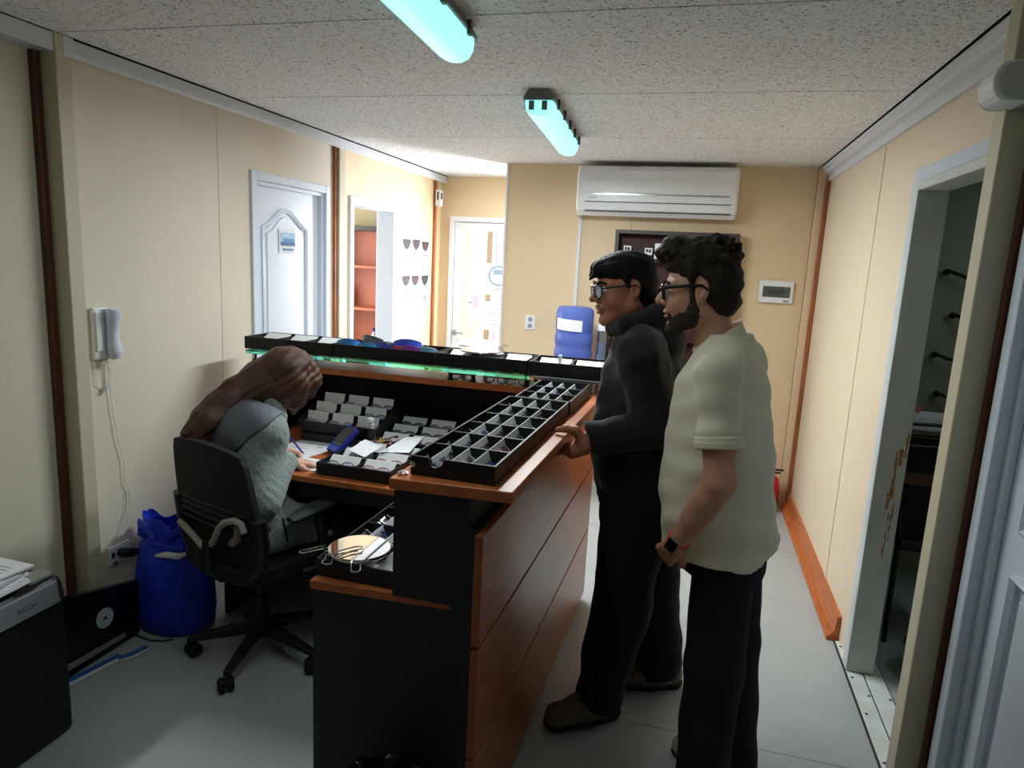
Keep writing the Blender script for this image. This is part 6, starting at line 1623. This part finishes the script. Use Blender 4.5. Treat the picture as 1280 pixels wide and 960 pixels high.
# ================================================================ SEATED WOMAN
def build_woman():
    loc = (-1.66, 2.27); R_ = rel(loc)
    t = person('woman with long brown hair in grey-green fleece jacket writing at the desk', loc)
    F = np.array((0.50, 0.866, 0)); Lf = np.array((-0.866, 0.50, 0)); yaw = math.atan2(F[1], F[0])
    hd = Head(R_(-1.605, 2.470, 1.150), (0.52, 0.50, -0.78), (0.45, 0.50, 0.80), 1.0)
    shR, shL = R_(-1.555, 2.235, 0.985), R_(-1.815, 2.405, 0.975)
    elR, wrR = R_(-1.525, 2.155, 0.735), R_(-1.525, 2.365, 0.835)
    elL, wrL = R_(-1.80, 2.37, 0.76), R_(-1.670, 2.495, 0.835)
    chest = R_(-1.69, 2.30, 0.90); pel = R_(-1.645, 2.295, 0.60); mid = R_(-1.665, 2.285, 0.75); neck0 = R_(-1.675, 2.345, 1.02)
    def tor(e, S):
        S.ell(pel, (0.135 + e, 0.175 + e, 0.13 + e), frame(F, (0, 0, 1)), 0.05)
        S.ell(mid, (0.120 + e, 0.155 + e, 0.14 + e), frame(F, (0, 0, 1)), 0.05)
        S.ell(chest, (0.122 + e, 0.165 + e, 0.15 + e), frame(F, (0.2, 0.3, 1)), 0.05)
        S.cone(neck0 - np.array((0.02, 0.02, 0.03)), shR, 0.070 + e, 0.066 + e, 0.06); S.cone(neck0 - np.array((0.02, 0.02, 0.03)), shL, 0.065 + e, 0.058 + e, 0.05)
    body = Sdf(); tor(-0.02, body)
    body.cone(neck0 - np.array((0, 0, 0.04)), hd.P(-0.03, 0, -0.06), 0.052, 0.046, 0.03)
    body.chain([shR, elR, wrR], [0.044, 0.036, 0.024], 0.02); body.chain([shL, elL, wrL], [0.044, 0.036, 0.024], 0.02)
    hd.build(body, 0.95, 0.97)
    hand(body, wrR + np.array((0.0, 0.02, -0.004)), (0.62, 0.62, -0.22), (0.1, 0.1, 1), 1, (0.18, 0.12, 0.08), 0.10, 0.86)
    hand(body, wrL + np.array((0.012, 0.02, -0.004)), (0.75, 0.45, -0.30), (-0.1, 0.5, 1), -1, (0.75, 0.8, 0.4), 0.03, 0.86)
    kn = [R_(-1.30, 2.60, 0.53), R_(-1.44, 2.69, 0.53)]; ft = [R_(-1.30, 2.60, 0.08), R_(-1.47, 2.68, 0.08)]
    hp = [R_(-1.565, 2.255, 0.585), R_(-1.71, 2.33, 0.585)]
    for k in range(2): body.chain([hp[k], kn[k], ft[k]], [0.080, 0.052, 0.035], 0.03)
    body.mesh('body', 0.0042, skin3, t)
    hd.eyes(t)
    # jacket
    c = Sdf(); tor(0.012, c)
    c.chain([shR + np.array((-0.01, 0.01, 0.0)), elR, wrR - np.array((0.0, 0.01, 0.004))], [0.080, 0.068, 0.045], 0.06); c.chain([shL, elL, wrL], [0.070, 0.064, 0.045], 0.03)
    c.chain([hp[0], hp[0] * 0.6 + kn[0] * 0.4], [0.105, 0.085], 0.04); c.chain([hp[1], hp[1] * 0.6 + kn[1] * 0.4], [0.105, 0.085], 0.04)
    c.cut(R_(0, 0, 0.515), (0, 0, -1))
    uR = (wrR - elR) / np.linalg.norm(wrR - elR)
    f1, f2 = folds(0.009, 24, 41), folds(0.0016, 190, 44)
    c.mesh('fleece_jacket', 0.0055, fleece_m, t, lambda P: f1(P) + f2(P))
    # slate yoke over the shoulders
    y = Sdf()
    y.ell(chest, (0.142, 0.185, 0.171), frame(F, (0.2, 0.3, 1)), 0.05)
    y.cone(neck0 - np.array((0.02, 0.02, 0.03)), shR, 0.090, 0.087, 0.06); y.cone(neck0 - np.array((0.02, 0.02, 0.03)), shL, 0.090, 0.080, 0.05)
    y.chain([shR + np.array((-0.01, 0.01, 0.0)), shR * 0.6 + elR * 0.4], [0.0885, 0.084], 0.06)
    y.cut(R_(-1.66, 2.25, 0.925), (0.25, 0.2, -1)); 
    sr = (shR - shL) / np.linalg.norm(shR - shL)
    y.cut(R_(-1.555, 2.20, 0.998), (0.65, 0.17, -0.74)); y.cut(shL - sr * 0.012, -sr); y.cut(neck0 + F * 0.045, F)
    y.mesh('yoke', 0.005, yoke_m, t, lambda P: f1(P) + 0.5 * folds(0.0035, 34, 47)(P))
    # stand collar
    co = Sdf(); n_ = hd.P(-0.03, 0, -0.06) - (neck0 - np.array((0, 0, 0.05))); n_ /= np.linalg.norm(n_)
    c0 = neck0 + n_ * 0.0
    co.cone(c0 - n_ * 0.06, c0 + n_ * 0.10, 0.092, 0.082, 0); co.cut(c0 + n_ * 0.052, n_); co.cut(c0 - n_ * 0.05, -n_)
    co.cone(c0 - n_ * 0.1, c0 + n_ * 0.12, 0.076, 0.070, 0.003, 's')
    co.chain([R_(-1.66, 2.37, 1.10), R_(-1.60, 2.36, 1.085), R_(-1.555, 2.345, 1.025), R_(-1.532, 2.335, 0.95)], [0.022, 0.024, 0.024, 0.016], 0.015)
    co.mesh('collar', 0.0042, fleece_m, t, folds(0.004, 60, 48))
    # zip edge
    zp = [R_(-1.545, 2.325, 0.97), R_(-1.525, 2.355, 0.90), R_(-1.53, 2.365, 0.80), R_(-1.53, 2.36, 0.70)]
    # pocket zip on the jacket side
    MB().tube([R_(-1.462, 2.215, 0.66), R_(-1.452, 2.222, 0.60), R_(-1.448, 2.225, 0.56)], 0.004, 6).build('pocket_zip', black_m, t, local=True)
    # hair
    h = Sdf()
    hd.ell(h, (-0.012, 0, 0.040), (0.103, 0.086, 0.090), 0.03)
    hd.ell(h, (0.025, 0, 0.055), (0.082, 0.080, 0.070), 0.03)
    c_ = lambda x, y_, z: R_(x, y_, z)
    h.chain([c_(-1.62, 2.46, 1.205), c_(-1.685, 2.40, 1.165), c_(-1.735, 2.33, 1.115), c_(-1.775, 2.27, 1.065), c_(-1.805, 2.215, 1.015), c_(-1.815, 2.18, 0.965), c_(-1.80, 2.165, 0.915)], [0.080, 0.062, 0.052, 0.048, 0.045, 0.042, 0.024], 0.035)
    h.chain([c_(-1.60, 2.43, 1.18), c_(-1.655, 2.36, 1.13), c_(-1.72, 2.28, 1.08), c_(-1.765, 2.20, 1.02), c_(-1.775, 2.165, 0.95)], [0.068, 0.046, 0.036, 0.034, 0.022], 0.035)
    # curtain on the camera side hiding the face
    h.chain([c_(-1.555, 2.43, 1.205), c_(-1.530, 2.425, 1.14), c_(-1.540, 2.435, 1.08), c_(-1.562, 2.45, 1.03)], [0.058, 0.046, 0.034, 0.012], 0.04)
    h.chain([c_(-1.585, 2.43, 1.19), c_(-1.580, 2.395, 1.12), c_(-1.592, 2.395, 1.06)], [0.062, 0.046, 0.020], 0.04)
    h.chain([c_(-1.535, 2.49, 1.20), c_(-1.505, 2.50, 1.15), c_(-1.515, 2.51, 1.09)], [0.048, 0.032, 0.012], 0.04)
    dv = np.array((-0.55, -0.60, -0.58)); dv /= np.linalg.norm(dv); e1 = np.cross(dv, (0, 0, 1)); e1 /= np.linalg.norm(e1); e2 = np.cross(dv, e1)
    def strands(P):
        a, b, w = P @ e1, P @ e2, P @ dv
        ph = 1.6 * np.sin(w * 14 + b * 20) + 1.1 * np.sin(w * 9 - a * 25)
        return 0.0016 * np.sin(a * 210 + ph) + 0.0016 * np.sin(b * 190 - ph * 1.3) + 0.0024 * np.sin(a * 75 + b * 60 + ph) + 0.003 * np.sin(b * 38 + ph * 0.8)
    h.mesh('hair', 0.0036, long_hair, t, strands)
    # trousers and shoes
    j = Sdf()
    for k in range(2): j.chain([hp[k], kn[k]], [0.092, 0.072], 0.04); j.chain([kn[k], ft[k] - np.array((0, 0, 0.01))], [0.070, 0.055], 0.03)
    j.mesh('trousers', 0.006, pants_m, t, folds(0.005, 28, 61))
    for k in range(2):
        b0 = np.array((ft[k][0], ft[k][1], 0)); sh = Sdf()
        sh.cone(b0 - F * 0.03 + (0, 0, 0.042), b0 + F * 0.15 + (0, 0, 0.034), 0.040, 0.034, 0.03); sh.cut((0, 0, 0.002), (0, 0, -1))
        sh.mesh('shoe', 0.005, black_m, t, pad=0.02)
    return t, wrL, R_
w_, wl_, Rw = build_woman()
pn = thing('pen', 'slim pen held in the seated woman\'s left hand', 'pen', (-1.60, 2.55, 0.81))
MB().tube([(-1.585, 2.575, 0.8035), (-1.592, 2.566, 0.815), (-1.64, 2.53, 0.90)], [0.001, 0.004, 0.004], 8).build('barrel', blue_m, pn, smooth=True)
